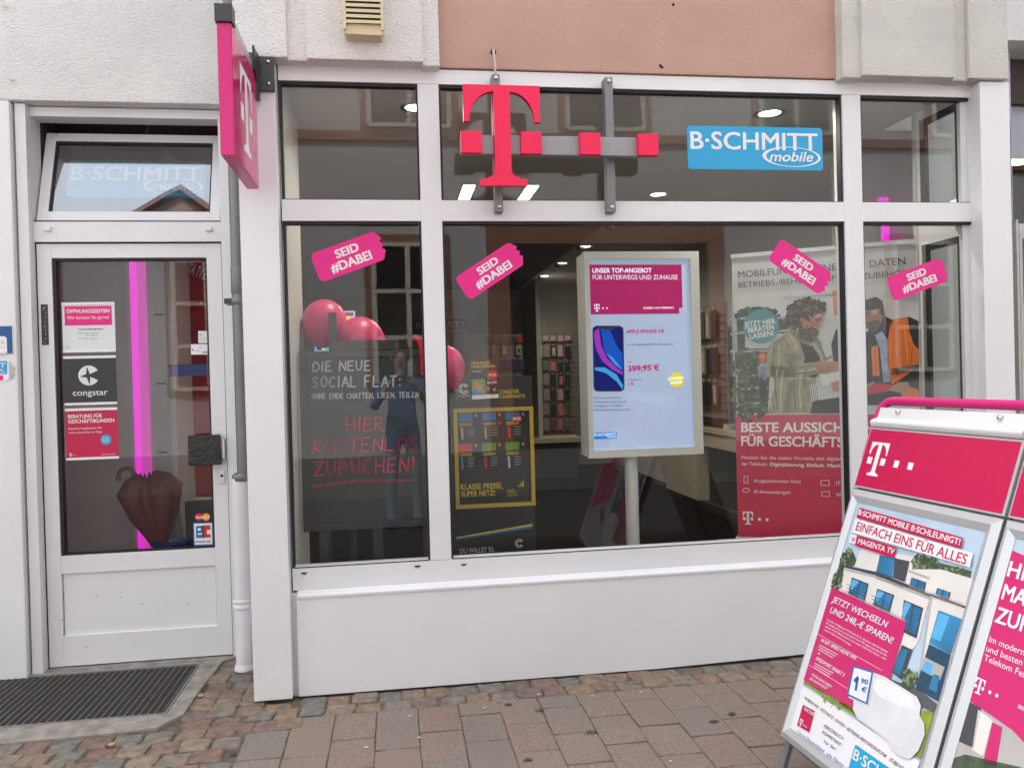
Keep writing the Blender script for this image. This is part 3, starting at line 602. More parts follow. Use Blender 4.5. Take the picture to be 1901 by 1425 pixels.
# ================================================================== projecting blade sign
t = thing('blade_sign', 'magenta projecting box sign with white T on a dark bracket', 'sign', (-.58, -.08, 2.23))
ya, yb = -.565, -.04
b = MB(); b.box(-.024, .024, ya, yb, .006, .490, 'blade_edge', .003); b.build('box', t)
fp = Plane((-.58+.0255, -.08+ya, 2.23), (0, 1, 0), (0, 0, 1))
for sx, nm in ((1, 'face'), (-1, 'face')):
    f = bx(nm, t, sx*.0242 if sx > 0 else -.0262, .0262 if sx > 0 else -.0242, ya+.004, yb-.004, .01, .486, 'blade_magenta')
    b = MB(); b.poly(t_outline(.262, .405, .325), 'white_print', 1)
    for o_ in (-.125, .062): b.rect(.262+o_, .19, .262+o_+.065, .255, 'white_print', 1)
    o = b.build('letter_print', f); o.rotation_euler = (0, 0, R(90) if sx > 0 else R(-90)); o.location = (sx*.0264, ya if sx > 0 else yb, 0)
b = MB(); b.box(-.031, .031, ya-.012, ya+.05, .490, .555, 'anthracite', .002); b.build('end_cap', t)
b = MB(); b.box(-.022, .022, ya+.05, .0, .4905, .535, 'alu', .002); b.build('arm', t)
k = MB().box(.036, .098, -.008, .011, .440, .592, 'anthracite', .001).box(-.024, .036, -.04, .011, .40, .592, 'anthracite', .001).build('wall_plate', t)
b = MB(); b.prism([(-.008, .455), (-.008, .59), (-.12, .59), (-.09, .5), (-.045, .47)], .026, .034, 'anthracite', 'x'); b.build('gusset', t)
for z in (.470, .565): MB().lathe([(0, -.016), (.005, -.016), (.008, -.012), (.008, -.007)], (.075, 0, z), 'chrome', 12, 'y').build('bolt', k)

# ================================================================== stickers on the window
SP = Plane((0, .0325, 0))
def seid(label, k, c4, txt, flip=False):
    """ticket-shaped sticker from its four corners (TL, TR, BR, BL in photo px)"""
    q = [Vector(SP.px(*p)) for p in c4]; o = (q[0]+q[1]+q[2]+q[3])/4
    ex = ((q[1]-q[0])+(q[2]-q[3]))/2; w = ex.length; ang = math.atan2(ex.y, ex.x); h = (((q[0]-q[3])+(q[1]-q[2]))/2).length*.985
    pl = Plane((o.x, .0312, o.y), (math.cos(ang), 0, math.sin(ang)), (-math.sin(ang), 0, math.cos(ang)))
    t = thing('ticket_sticker', label, 'sticker', m=pl.m)
    out = []; n = 6
    def cor(cx, cz, r, a0, a1): return [(cx+r*math.cos(a0+(a1-a0)*i/n), cz+r*math.sin(a0+(a1-a0)*i/n)) for i in range(n+1)]
    r = .022; x, z = w/2, h/2
    out += cor(-x+r, -z+r, r, math.pi, 1.5*math.pi)+cor(x-r-.010, -z+r, r, 1.5*math.pi, 1.9*math.pi)
    for i in range(1, 22):
        f = i/22; out.append((x-.012+.014*abs(math.sin(f*3*math.pi)), -z+r+f*(h-2*r)))
    out += cor(x-r-.010, z-r, r, .1*math.pi, .5*math.pi)+cor(-x+r, z-r, r, .5*math.pi, math.pi)
    for i in range(1, 12): out.append((-x-(.003 if i % 2 else 0), z-r-(h-2*r)*i/12))
    if flip: out = [(-a, b_) for a, b_ in out][::-1]
    MB().prism(out, 0, .0015, 'hot_pink', 'y').build('card', t)
    b = MB(); b.text('SEID', (-w*.17, h*.07), (w*.16, h*.07), h*.27, 'white_print', 1, .045); b.text('#DABEI', (-w*.30, -h*.33), (w*.29, -h*.33), h*.29, 'white_print', 1, .045); b.build('lettering', t)
mat('hot_pink', lin((230, 30, 138)), .55)
seid('pink ticket sticker above the balloons on the narrow window', 0, [(574, 471), (698, 428), (723, 478), (598, 526)], 0)
seid('pink ticket sticker on the wide pane between mullion and screen', 0, [(843, 517), (948, 446), (980, 487), (873, 557)], 0)
seid('pink ticket sticker slanting down over the banner on the wide pane', 0, [(1450, 443), (1545, 506), (1527, 553), (1426, 482)], 0)
seid('pink ticket sticker over the banner on the narrow right pane', 0, [(1643, 516), (1747, 477), (1764, 521), (1662, 558)], 0)
def f_bs(b, p):
    p0, p1 = p.px(1277, 314), p.px(1526, 238); bschmitt(b, p0[0], p0[1], p1[0], p1[1])
flat('dealer_sticker', 'bright blue dealer logo sticker on the wide upper pane', 'sticker', Plane((1.4, .0322, 2.4)), f_bs)

# ================================================================== the shop interior
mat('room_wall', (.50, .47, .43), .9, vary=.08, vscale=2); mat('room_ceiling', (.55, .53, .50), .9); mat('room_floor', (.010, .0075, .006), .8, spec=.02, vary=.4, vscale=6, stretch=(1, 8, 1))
mat('room_white', (.55, .54, .52), .7); mat('cabinet', (.50, .44, .34), .5, vary=.08, vscale=3); mat('cabinet_dark', (.035, .03, .027), .5); mat('wood_top', (.52, .42, .31), .45, vary=.15, vscale=6)
mat('slatwall', (.22, .18, .16), .6); mat('lamp_white', (1, .93, .82), .5, emit=5.580); mat('led_magenta', (.95, .02, .72), .5, emit=.22); mat('led_side', (.78, .06, .52), .5, emit=.17)
mat('warm_lamp', (1, .8, .55), .5, emit=3.720)
def S(name, x0, x1, y0, y1, z0, z1, m): return tag(bx(name, None, x0, x1, y0, y1, z0, z1, m), kind='structure')
S('shop_floor', -2.0, 3.6, .705, 9.0, -.03, .012, 'room_floor'); S('shop_floor', -.48, 2.92, .05, .7049, -.03, .012, 'room_floor')
S('shop_ceiling', -2.0, 3.6, .71, 9.0, 2.80, 3.0, 'room_ceiling'); S('shop_ceiling', -.48, 2.9, .095, .7099, 2.80, 2.9, 'room_ceiling')
S('shop_wall', -2.0, 3.6, 8.6, 8.8, .012, 2.80, 'room_wall'); S('shop_wall', -2.1, -1.9, .705, 8.6, .012, 2.8, 'room_wall'); S('shop_wall', 3.36, 3.5, .42, 8.6, .012, 2.8, 'room_wall')
S('shop_wall', 2.885, 3.40, .385, .419, .012, 2.8, 'room_white'); S('shop_wall', -.4825, -.47, .092, .66, .012, 2.8, 'room_white'); S('shop_wall', -.86, -.4831, .662, .72, .012, 2.8, 'room_white')
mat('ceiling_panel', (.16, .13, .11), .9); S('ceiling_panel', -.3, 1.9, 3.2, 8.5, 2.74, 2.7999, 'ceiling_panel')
def light(kind, loc, energy, parent, col=(1, .9, .78), size=.2, rot=None, spot=None):
    l = bpy.data.lights.new('lamp_light', kind); l.energy = energy; l.color = col
    if kind == 'AREA': l.size = size
    if kind == 'SPOT': l.spot_size = spot or R(168); l.spot_blend = 1; l.shadow_soft_size = .05
    if kind == 'POINT': l.shadow_soft_size = size
    o = bpy.data.objects.new('lamp_light', l); COL.objects.link(o); o.parent = parent; o.location = loc
    if rot: o.rotation_euler = rot
    return o
for i, (x, y) in enumerate(((2.06, .44), (.15, .47), (2.08, 2.38), (2.07, 3.59), (2.09, 4.87), (2.10, 6.14), (2.11, 7.4))):
    lab = ('round ceiling downlight above the blue dealer sticker', 'round ceiling downlight by the upper mullion')[i] if i < 2 else 'recessed ceiling spotlight in the row running back into the shop'
    t = thing('ceiling_spot', lab, 'ceiling light', (x, y, 2.80), None if i < 2 else 'ceiling spotlights in a row')
    MB().lathe([(.085, -.001), (.085, -.006), (.062, -.008), (.058, -.002)], (0, 0, 0), 'steel', 20).build('trim_ring', t)
    MB().lathe([(0, -.004), (.058, -.004)], (0, 0, 0), 'lamp_white', 20).build('lens', t)
    if i >= 3: MB().box(-.09, -.02, -.03, .03, -.05, -.009, 'cabinet_dark', .004).build('lamp_head', t)
    light('SPOT', (0, 0, -.03), 11 if i < 2 else 11, t)
for i, x in enumerate((.575, 1.043)):
    t = thing('strip_light', 'short rectangular ceiling light strip behind the letter T sign', 'ceiling light', (x, 2.40, 2.80), 'pair of ceiling light strips')
    bx('housing', t, -.05, .05, -.30, .30, -.006, -.0005, 'room_white'); bx('diffuser', t, -.041, .041, -.28, .28, -.009, -.0062, 'lamp_white'); light('SPOT', (0, 0, -.06), 10, t)

# --- chalkboard stand in the narrow window
mat('chalkboard', (.035, .038, .04), .55, vary=.2, vscale=4); mat('chalk', (.78, .79, .80), .8, vary=.35, vscale=120); mat('chalk_red', lin((225, 60, 90)), .8, vary=.3, vscale=120); mat('dark_wood', (.035, .03, .027), .4)
cp = Plane((-.15, .33, .70)); z5, z6 = cp.zm('A5'), cp.zm('A6')
t = thing('chalkboard', 'chalkboard on a dark stand with white and red handwriting', 'chalkboard', m=cp.m)
x0, z0 = z6(243, 938); x1 = x0+.70; z1 = z5(225, 962)[1]
bx('board', t, x0+.03, x1-.03, .004, .016, z0+.03, z1-.03, 'chalkboard')
b = MB(); b.box(x0, x1, -.010, .02, z1-.034, z1, 'dark_wood', .003); b.box(x0, x1, -.014, .02, z0, z0+.036, 'dark_wood', .003); b.box(x0, x0+.034, -.008, .018, z0+.03, z1-.03, 'dark_wood'); b.box(x1-.034, x1, -.008, .018, z0+.03, z1-.03, 'dark_wood'); b.build('board_frame', t)
for xx in (x0+.07, x0+.33, x0+.58): bx('leg', t, xx, xx+.05, .0205, .045, -.685, z0+.2, 'dark_wood')
b = MB()
hand(b, z5, 'DIE NEUE', 308, 1100, 718, 68, .0075, 'chalk', 2, 8); hand(b, z5, 'SOCIAL FLAT:', 302, 1213, 930, 78, .0075, 'chalk', 2, 8); hand(b, z5, 'OHNE ENDE CHATTEN, LIKEN, TEILEN', 300, 1293, 1055, 36, .0045, 'chalk', 2, 12)
hand(b, z6, 'HIER', 545, 225, 810, 95, .0085, 'chalk_red', 2, 5); hand(b, z6, 'KOSTENLOS', 312, 385, 1055, 100, .0085, 'chalk_red', 2, 22); hand(b, z6, 'ZUBUCHEN!', 322, 540, 1030, 105, .0085, 'chalk_red', 2, 28)
for d in (0, 13): b.stroke([z6(300+i*72, 612+d-44*math.sin(min(i, 7)/7*1.57)+(.6*i if i > 7 else 0)) for i in range(11-d//8)], .0035, 'chalk_red', 2)
b.build('handwriting', t)
b = MB(); p0 = z5(410, 680); p1 = z5(478, 960); b.box(p0[0], p1[0], .03, .05, p1[1]-.1, p0[1], 'dark_wood', .002); b.build('easel_post', t)
b = MB(); p0 = z5(465, 882); p1 = z5(915, 942); b.box(p0[0], p1[0], .032, .052, p1[1], p0[1], 'dark_wood', .002); b.build('easel_bar', t)
# --- balloons
mat('balloon', lin((218, 52, 115)), .38, vary=.06, vscale=5); mat('string', (.75, .72, .72), .6)
for lab, px, py, r, Y in (('pink balloon beside the white window reveal', 602, 598, .113, .56), ('pink balloon half hidden behind the chalkboard top', 670, 634, .124, .54), ('pink balloon peeking past the window mullion', 824, 680, .110, .60)):
    c = at(px, py, Y); t = thing('balloon', lab, 'balloon', c, 'pink balloons'); t.rotation_euler = (.3, .25 if px < 650 else -.4, 0)
    pr = [(.0001, r*1.05)]+[(r*math.cos(a)*(1 if a > 0 else (1-.22*(-a/1.57)**2)), (r*1.05 if a > 0 else r*1.22)*math.sin(a)) for a in [1.45-i*.2 for i in range(15)]]+[(.008, -r*1.24), (.014, -r*1.31)]
    MB().lathe(pr, (0, 0, 0), 'balloon', 28).build('skin', t); MB().tube([(0, 0, -r*1.28), (.02, .01, -r*1.5), (-.01, .0, -r*1.9)], .0015, 'string', 5).build('string', t)
t = thing('red_streamer', 'red crumpled streamer hanging at the chalkboard corner', 'streamer', at(785, 632, .30)); mat('streamer', lin((225, 30, 60)), .5)
for i in range(6):
    rr = random.Random(i); MB().tube([(-.06+.012*i, 0, .02+.01*math.sin(i)), (-.02+.006*i, -.005, -.01), (-.01+.006*i, rr.uniform(-.01, .01), -.07), (-.012+.006*i, 0, -.13-rr.uniform(0, .05))], [.003, .006, .007, .003], 'streamer', 6).build('ribbon', t)
# --- two little screens behind the balloons
def dim(n):
    MATS[n].node_tree.nodes['Principled BSDF'].inputs['Base Color'].default_value = (.02, .02, .02, 1)
dim('led_magenta'); dim('led_side')
mat('screen_white', (.44, .53, .76), .3, emit=0.097); mat('screen_magenta', lin((160, 10, 90)), .3, emit=0.149); mat('screen_text', (.75, .78, .92), .3, emit=0.181); mat('screen_dark', lin((40, 45, 60)), .3, emit=.1); mat('screen_magtext', lin((175, 15, 100)), .3, emit=0.174); mat('screen_blue', lin((20, 120, 200)), .3, emit=0.155); mat('screen_yellow', lin((215, 205, 30)), .3, emit=0.155)
mat('screen_cyan', lin((110, 180, 220)), .3, emit=0.104); mat('phone_blue', lin((10, 25, 120)), .2, emit=0.070); mat('phone_mid', lin((20, 80, 190)), .2, emit=0.119); mat('phone_light', lin((60, 150, 220)), .2, emit=0.149); mat('phone_purple', lin((150, 50, 180)), .2, emit=0.149)
for lab, a, c_, m in (('small price screen with pink heading behind the balloons', (627, 577), (659, 596), 'screen_white'), ('small blue price screen beside the easel post', (584, 628), (612, 655), 'screen_cyan')):
    pl = Plane(at(a[0], c_[1], .95)); t = thing('price_screen', lab, 'screen', m=pl.m); w, h = pl.px(c_[0], a[1]); bx('casing', t, -.006, w+.006, 0, .02, -.006, h+.006, 'anthracite'); bx('stand', t, w/2-.02, w/2+.02, .021, .04, -pl.o.z+.02, h*.5, 'anthracite')
    b = MB(); b.rect(0, 0, w, h, m, 1); b.rect(w*.1, h*.5, w*.9, h*.85, 'screen_magenta' if m == 'screen_white' else 'screen_blue', 2); b.disc(w*.6, h*.3, w*.12, w*.12, 'screen_yellow', 2); b.build('display', t)

# --- advertising totem with gold frame
mat('gold', lin((200, 165, 60)), .4, .2); mat('gold_print', lin((215, 185, 50)), .5); mat('skin_print', lin((205, 140, 105)), .5); mat('red_print', lin((205, 40, 45)), .5); mat('green_print', lin((110, 150, 50)), .5); mat('lblue_print', lin((60, 130, 190)), .5); mat('totem_black', (.018, .016, .016), .45)
tp = Plane((.34, .90, .012)); zc = tp.zm('C3'); z6 = tp.zm('A6')
t = thing('tariff_totem', 'black cardboard tariff totem with gold frame inside the wide window', 'display stand', m=tp.m)
xl, xr = tp.px(835, 800)[0], tp.px(990, 800)[0]; zt = zc(500, 760)[1]
bx('body', t, xl, xr, .002, .22, 0, zt, 'totem_black')
q = [tp.px(843, 764), tp.px(989, 754), tp.px(990, 936), tp.px(852, 944)]; ga0, ga1, gb0, gb1 = q[0][0]-.005, q[1][0], q[3][1], q[1][1]; e = .022
b = MB(); b.box(ga0, ga0+e, -.012, .001, gb0, gb1, 'gold'); b.box(ga1-e, ga1, -.012, .001, gb0, gb1, 'gold'); b.box(ga0+e, ga1-e, -.012, .001, gb0, gb0+e, 'gold'); b.box(ga0+e, ga1-e, -.012, .001, gb1-e, gb1, 'gold'); b.build('gold_frame', t)
b = MB(); b.tx(zc, 'CONGSTAR', 587, 938, 787, 928, 40, 'gold_print', 2, .03); b.tx(zc, 'TARIFPAKETE', 587, 985, 847, 975, 36, 'gold_print', 2, .03); b.tx(z6, 'KLASSE PREISE,', 1352, 642, 1645, 630, 40, 'gold_print', 2, .03); b.tx(z6, 'SUPER NETZ!', 1355, 690, 1592, 680, 38, 'gold_print', 2, .03)
b.tx(z6, 'DU WILLST ES.', 1345, 1090, 1590, 1075, 34, 'grey_print', 2, .03); b.tx(z6, 'DU KRIEGST ES.', 1347, 1132, 1600, 1118, 34, 'grey_print', 2, .03)
for i, s in enumerate(('BESTE', 'D-NETZ', 'QUALITÄT')): b.tx(z6, s, 1682, 653+i*17, 1682+(50, 60, 75)[i], 650+i*17, 12, 'gold_print', 2, .02)
c0 = z6(1764, 1018); star(b, c0[0], c0[1], .026, 'grey_print', 'totem_black'); b.build('lettering', t)
b = MB()
for j, (mm, rw) in enumerate((('lblue_print', 0), ('lblue_print', 0), ('blue_print', 0), ('red_print', 1), ('green_print', 1), ('green_print', 1))):
    xx = 1335+(j % 3)*165; yy = 105+rw*212-(j % 3)*5; b.poly([z6(xx, yy), z6(xx+100, yy-4), z6(xx+100, yy+52), z6(xx, yy+56)], mm, 2); b.tx(z6, 'C', xx+118, yy+20, xx+134, yy+19, 18, 'white_print', 2, .03)
    for r_ in range(2): b.poly([z6(xx+8, yy+68+r_*12), z6(xx+95, yy+65+r_*12), z6(xx+95, yy+71+r_*12), z6(xx+8, yy+74+r_*12)], 'gold_print', 2)
    b.poly([z6(xx+15, yy+100), z6(xx+32, yy+96), z6(xx+38, yy+180), z6(xx+22, yy+182)], ('grey_print', 'skin_print', 'red_print', 'lblue_print', 'red_print', 'grey_print')[j], 2)
    for r_ in range(4): b.poly([z6(xx+65, yy+100+r_*18), z6(xx+110, yy+98+r_*18), z6(xx+110, yy+102+r_*18), z6(xx+65, yy+104+r_*18)], 'grey_print', 2)
c0 = z6(1747, 140); b.disc(c0[0], c0[1], .027, .027, 'red_print', 3); b.tx(z6, '8GB', 1720, 150, 1774, 148, 20, 'white_print', 4, .03); c0 = z6(1622, 170); b.disc(c0[0], c0[1], .011, .011, 'red_print', 3)
b.poly([z6(1320, 975), z6(1858, 880), z6(1858, 895), z6(1320, 985)], 'gold_print', 2); b.poly([z6(1320, 985), z6(1858, 895), z6(1858, 912), z6(1320, 995)], 'blue_print', 2)
for i in range(3): b.poly([z6(1757+i*15, 620), z6(1766+i*15, 620), z6(1766+i*15, 605-i*14), z6(1757+i*15, 605-i*14)], 'gold_print', 2)
b.build('tariff_print', t)
pl = Plane((.34, .86, .9)); zc = pl.zm('C3')
def f_sommer(b, p):
    b.poly([zc(292, 598), zc(580, 585), zc(582, 985), zc(305, 995)], 'totem_black', 1); b.tx(zc, 'MEHR DATEN,', 303, 640, 498, 632, 28, 'gold_print', 2, .04); b.tx(zc, 'MEHR SOMMER!', 303, 676, 545, 668, 28, 'gold_print', 2, .04); b.tx(zc, 'ALLNET FLAT', 308, 716, 405, 713, 16, 'white_print', 2, .02)
    c = zc(516, 745); b.disc(*c, .030, .030, 'red_print', 2); b.tx(zc, '8GB', 485, 757, 552, 752, 24, 'white_print', 3, .03); b.tx(zc, '20,00', 462, 838, 560, 828, 26, 'white_print', 2, .02)
    b.poly([zc(303, 790), zc(440, 785), zc(450, 940), zc(307, 945)], 'green_print', 2); b.poly([zc(330, 830), zc(365, 800), zc(410, 880), zc(440, 930), zc(395, 935), zc(350, 890)], 'skin_print', 3); b.poly([zc(307, 915), zc(400, 905), zc(440, 930), zc(420, 942), zc(307, 945)], 'lblue_print', 4)
    b.poly([zc(307, 950), zc(578, 938), zc(580, 978), zc(307, 993)], 'white_print', 2); c = zc(466, 882); b.disc(*c, .014, .014, 'red_print', 2); b.tx(zc, 'C', 527, 905, 553, 903, 26, 'white_print', 2, .03)
t = flat('summer_poster', 'dark summer offer poster propped on the tariff totem', 'poster', pl, f_sommer)
pl2 = Plane((.34, .84, .9)); zc2 = pl2.zm('C3')
def f_star(b, p):
    b.poly([zc2(120, 800), zc2(290, 795), zc2(292, 1000), zc2(120, 1005)], 'black_print', 1); c = zc2(225, 885); star(b, c[0], c[1], .031, 'grey_print', 'black_print'); b.tx(zc2, 'congstar', 160, 968, 292, 962, 26, 'grey_print', 3, .01)
flat('star_card', 'small black card with grey star emblem below the balloon', 'card', pl2, f_star)
pl3 = Plane((.3, 8.55, 2.0))
def f_inner(b, p):
    p0, p1 = p.px(770, 622), p.px(869, 592); bschmitt(b, p0[0], p0[1], p1[0], p1[1], blue='blue_print')
flat('wall_logo', 'blue dealer logo plate on the back wall of the shop', 'plate', pl3, f_inner)

# --- accessory walls with hanging packs
def packs(root_label, pl, k, cells, group, where, wall_z):
    t = thing('accessory_wall', root_label, 'slat wall', m=pl.m); (a0, b0), (a1, b1) = wall_z
    bx('back_panel', t, a0, a1, .012, .03, b0, b1, 'slatwall'); n = int((b1-b0)/.075)
    sl = None
    for i in range(n):
        if sl is None: sl = bx('slat', t, a0, a1, 0, .0118, 0, .06, 'slatwall')
        else: sl = sl.copy(); COL.objects.link(sl)
        sl.location = (0, 0, b0+i*.075+.006)
    z = pl.zm(k) if k else None
    for (xa, ya, xb, yb, m, kind) in cells:
        (p0, q1), (p1, q0) = (z(xa, ya), z(xb, yb)) if k else ((xa, yb), (xb, ya))
        w, h = p1-p0, q1-q0
        tone = {'pk_white': 'pale', 'pk_dark': 'black', 'pk_tan': 'tan', 'pk_coral': 'coral red', 'pk_pink': 'pinkish', 'pk_blue': 'navy blue', 'pk_grey': 'grey', 'pk_red': 'red', 'pk_brown': 'brown'}[m]+('', ' phone-picture', ' white-fronted', ' coral-fronted')[kind]
        zz_ = pl.v.z*q1+pl.o.z; rows_ = sorted({round(pl.zm(k)(0, c_[1])[1] if k else c_[3], 1) for c_ in cells}, reverse=True); rk = min(range(len(rows_)), key=lambda i_: abs(rows_[i_]-q1))
        label = tone+' pack in the '+('top', 'second', 'third', 'fourth', 'fifth', 'sixth', 'bottom', 'bottom', 'bottom')[rk]+' row '+where
        o = thing('accessory_pack', label, 'accessory', m=Plane(pl.m @ Vector((p0, -.05, q0)), pl.u, pl.v).m, group=group)
        bx('pack', o, 0, w, 0, .02, 0, h*.93, m); hk = MB(); hk.box(w*.42, w*.58, .002, .006, h*.93, h*1.06, 'room_white'); hk.box(w*.48, w*.52, .006, .048, h*1.0, h*1.03, 'steel'); hk.build('hook', o)
        if kind == 1: bx('phone_print', o, w*.35, w*.8, -.002, -.0005, h*.2, h*.62, 'pk_dark')
        if kind == 2: bx('phone_print', o, w*.2, w*.8, -.002, -.0005, h*.08, h*.78, 'pk_white')
        if kind == 3: bx('phone_print', o, w*.2, w*.8, -.002, -.0005, h*.08, h*.78, 'pk_coral')
for n_, c_ in (('pk_white', (.42, .40, .36)), ('pk_dark', (.025, .024, .026)), ('pk_tan', (.30, .25, .19)), ('pk_coral', (.55, .17, .13)), ('pk_pink', (.55, .35, .36)), ('pk_blue', (.03, .05, .13)), ('pk_grey', (.16, .15, .15)), ('pk_red', (.4, .05, .04)), ('pk_brown', (.13, .08, .06))): mat(n_, c_, .5)
cells = []
for (y0, y1, row) in ((345, 400, 'wwppp'), (438, 560, ('w1', 'tan', 'd2', 'pink', 'dark')), (610, 700, ('dark', 'grey', 'coral', 'dark', 'dark')), (728, 848, ('w1', 'tan', 'dark', 'd3', 'dark')), (882, 1000, ('w1', 'tan', 'dark', 'pink', 'dark')), (1032, 1150, ('w1', 'tan', 'dark', 'coral', 'brown')), (1185, 1300, ('w1', 'tan', 'brown', 'coral', 'grey'))):
    for i, r_ in enumerate(row):
        xa = 955+i*73+random.uniform(-4, 4); mm, kd = {'w': ('pk_white', 0), 'p': ('pk_pink', 0), 'w1': ('pk_white', 1), 'd2': ('pk_dark', 2), 'd3': ('pk_dark', 3)}.get(r_, ('pk_'+r_, 0))
        cells.append((xa, y0+random.uniform(-4, 4), xa+(62 if kd or r_ == 'tan' else 54), y1+random.uniform(-5, 5), mm, kd))
bp = Plane((1.9, 8.2, 0))
a0, b1 = bp.zm('C3')(938, 325); a1, b0 = bp.zm('C3')(1540, 1420)
packs('slat wall of hanging phone cases on the back wall beside the screen', bp, 'C3', cells, 'phone accessories on the back wall', 'of the back slat wall of phone cases', ((a0, b0), (a1+.3, b1)))
cells = [(442, 345, 500, 430, 'pk_dark', 0), (528, 345, 585, 430, 'pk_brown', 0), (612, 345, 672, 430, 'pk_brown', 0), (685, 345, 735, 420, 'pk_blue', 0), (755, 340, 820, 415, 'pk_red', 0), (497, 440, 545, 540, 'pk_tan', 0), (606, 440, 662, 540, 'pk_tan', 2), (752, 440, 804, 540, 'pk_white', 1), (585, 585, 640, 695, 'pk_blue', 0), (642, 580, 700, 690, 'pk_blue', 0), (715, 575, 770, 690, 'pk_blue', 0), (780, 575, 835, 690, 'pk_blue', 0), (600, 735, 700, 800, 'pk_grey', 0), (720, 735, 830, 800, 'pk_grey', 0)]
bp2 = Plane((1.2, 7.2, 0)); a0, b1 = bp2.zm('C3')(438, 335); a1, b0 = bp2.zm('C3')(838, 1100)
packs('slat wall of blue and brown packs behind the tariff totem', bp2, 'C3', cells, 'packs behind the totem', 'of the slat wall behind the totem', ((a0-.3, b0), (a1, b1)))
S('shop_wall', 1.94, 2.0, 7.2, 8.59, .012, 2.739, 'room_wall')
rp = Plane((3.05, 5.3, 0), (0, -1, 0), (0, 0, 1)); cells = []
for r_, (z0, h) in enumerate(((1.72, .28), (1.38, .26), (1.08, .24))):
    for i in range(12): cells.append((.12+i*.14, z0+(0 if r_ else .0), .12+i*.14+.10, z0+h, ('pk_dark', 'pk_brown', 'pk_tan', 'pk_dark')[(i+r_) % 4], 2 if (i+r_) % 3 == 1 else 0))
packs('slat wall of cable packs above the counter', rp, None, [(a, z_, b_, z2, m, k) for a, z_, b_, z2, m, k in [(c_[0], c_[1], c_[2], c_[3], c_[4], c_[5]) for c_ in cells]], 'cable packs above the counter', 'of the slat wall above the counter', ((0, .95), (1.86, 2.05)))
# --- counter along the right side
t = thing('counter', 'cream service counter with wooden top behind the screen', 'counter', (3.05, 4.2, 0))
bx('counter_top', t, -.02, .30, -1.9, 1.0, .80, .845, 'wood_top'); bx('drawer_front', t, -.0, .30, -1.9, 1.0, .66, .785, 'cabinet'); bx('base_cabinet', t, .0, .30, .02, 1.0, .08, .655, 'cabinet'); bx('open_shelf', t, .12, .30, -1.0, .0, .08, .655, 'cabinet_dark'); bx('base_cabinet', t, .0, .3, -1.9, -1.02, .08, .655, 'cabinet'); bx('plinth', t, .03, .30, -1.9, 1.0, .012, .079, 'cabinet_dark')
bx('upright', t, -.002, .30, -1.06, -.98, .85, 2.1, 'cabinet'); bx('upright', t, .28, .30, -1.9, -1.06, .85, 2.1, 'cabinet')
for z in (1.1, 1.45, 1.8): bx('seam', t, .274, .2799, -1.9, -1.06, z, z+.008, 'cabinet_dark')
t = thing('card_reader', 'small white card reader with cable on the counter', 'card reader', (3.12, 3.55, .845)); bx('body', t, -.04, .04, -.05, .05, 0, .06, 'room_white', .008); MB().tube([(0, -.05, .02), (.02, -.12, .04), (.0, -.2, .01)], .004, 'rubber', 6).build('cable', t)
t = thing('shelf_bench', 'wooden bench shelf below the hanging phone cases', 'bench', (1.5, 7.2, 0)); bx('seat', t, -.9, 1.0, -.25, .3, .50, .56, 'wood_top'); bx('base', t, -.85, .95, -.15, .3, .012, .499, 'cabinet_dark')
# --- screen totem
sp2 = Plane((1.07, .70, .012)); z8 = sp2.zm('A8'); y8 = sp2.zm('B1')
t = thing('screen_totem', 'white digital advertising screen on a white post', 'screen', m=sp2.m)
A0, B0 = sp2.px(1094, 852)[0]-.0, sp2.px(1094, 851)[1]; A1, B1 = A0+.672, sp2.px(1085, 467)[1]
b = MB(); sa0, sa1, sb0, sb1 = A0+.028, A1-.052, B0+.044, B1-.043
b.box(A0, sa0, 0, .05, B0, B1, 'totem_white'); b.box(sa1, A1, 0, .05, B0, B1, 'totem_white'); b.box(sa0, sa1, 0, .05, B0, sb0, 'totem_white'); b.box(sa0, sa1, 0, .05, sb1, B1, 'totem_white')
mat('totem_white', (.66, .66, .62), .35); b.build('bezel', t)
for i, (y0, y1) in enumerate(((.054, .13), (.134, .21))): bx('casing', t, A0+.004, A1-.004, y0, y1, B0+.004, B1-.004, 'totem_white', .002)
bx('casing_core', t, A0+.02, A1-.02, .0502, .22, B0+.012, B1-.012, 'totem_black')
b = MB(); xm = (sp2.px(1182, 900)[0]); b.tube([(xm, .1, 0), (xm, .1, B0)], .038, 'totem_white', 24); b.build('post', t); MB().lathe([(.0, .012), (.22, .012), (.22, 0)], (xm, .1, 0), 'totem_white', 24).build('base_plate', t)
b = MB(); b.rect(sa0, sb0, sa1, sb1, 'screen_white', -20)
b.poly([z8(566, 380), z8(1285, 380), z8(1293, 716), z8(1266, 716), z8(1268, 762), z8(578, 768)], 'screen_magenta', -19)
b.tx(z8, 'UNSER TOP-ANGEBOT', 590, 443, 1052, 441, 36, 'screen_text', -18, .03); b.tx(z8, 'FÜR UNTERWEGS UND ZUHAUSE', 592, 496, 1255, 495, 37, 'screen_text', -18)
p = z8(603, 688); logo(b, p[0], p[1], abs(z8(603, 745)[1]-p[1]), 'screen_text', -18); b.tx(z8, 'ERLEBEN, WAS VERBINDET.', 988, 724, 1228, 722, 14, 'screen_text', -18, .03)
b.tx(z8, 'APPLE IPHONE XR', 857, 915, 1150, 911, 29, 'screen_magtext', -18, .03); b.tx(z8, 'im Tarif MagentaMobil M mit Smartphone', 860, 1010, 1222, 1005, 15, 'screen_dark', -18, .005); b.tx(z8, 'statt', 863, 1143, 900, 1142, 12, 'screen_dark', -18)
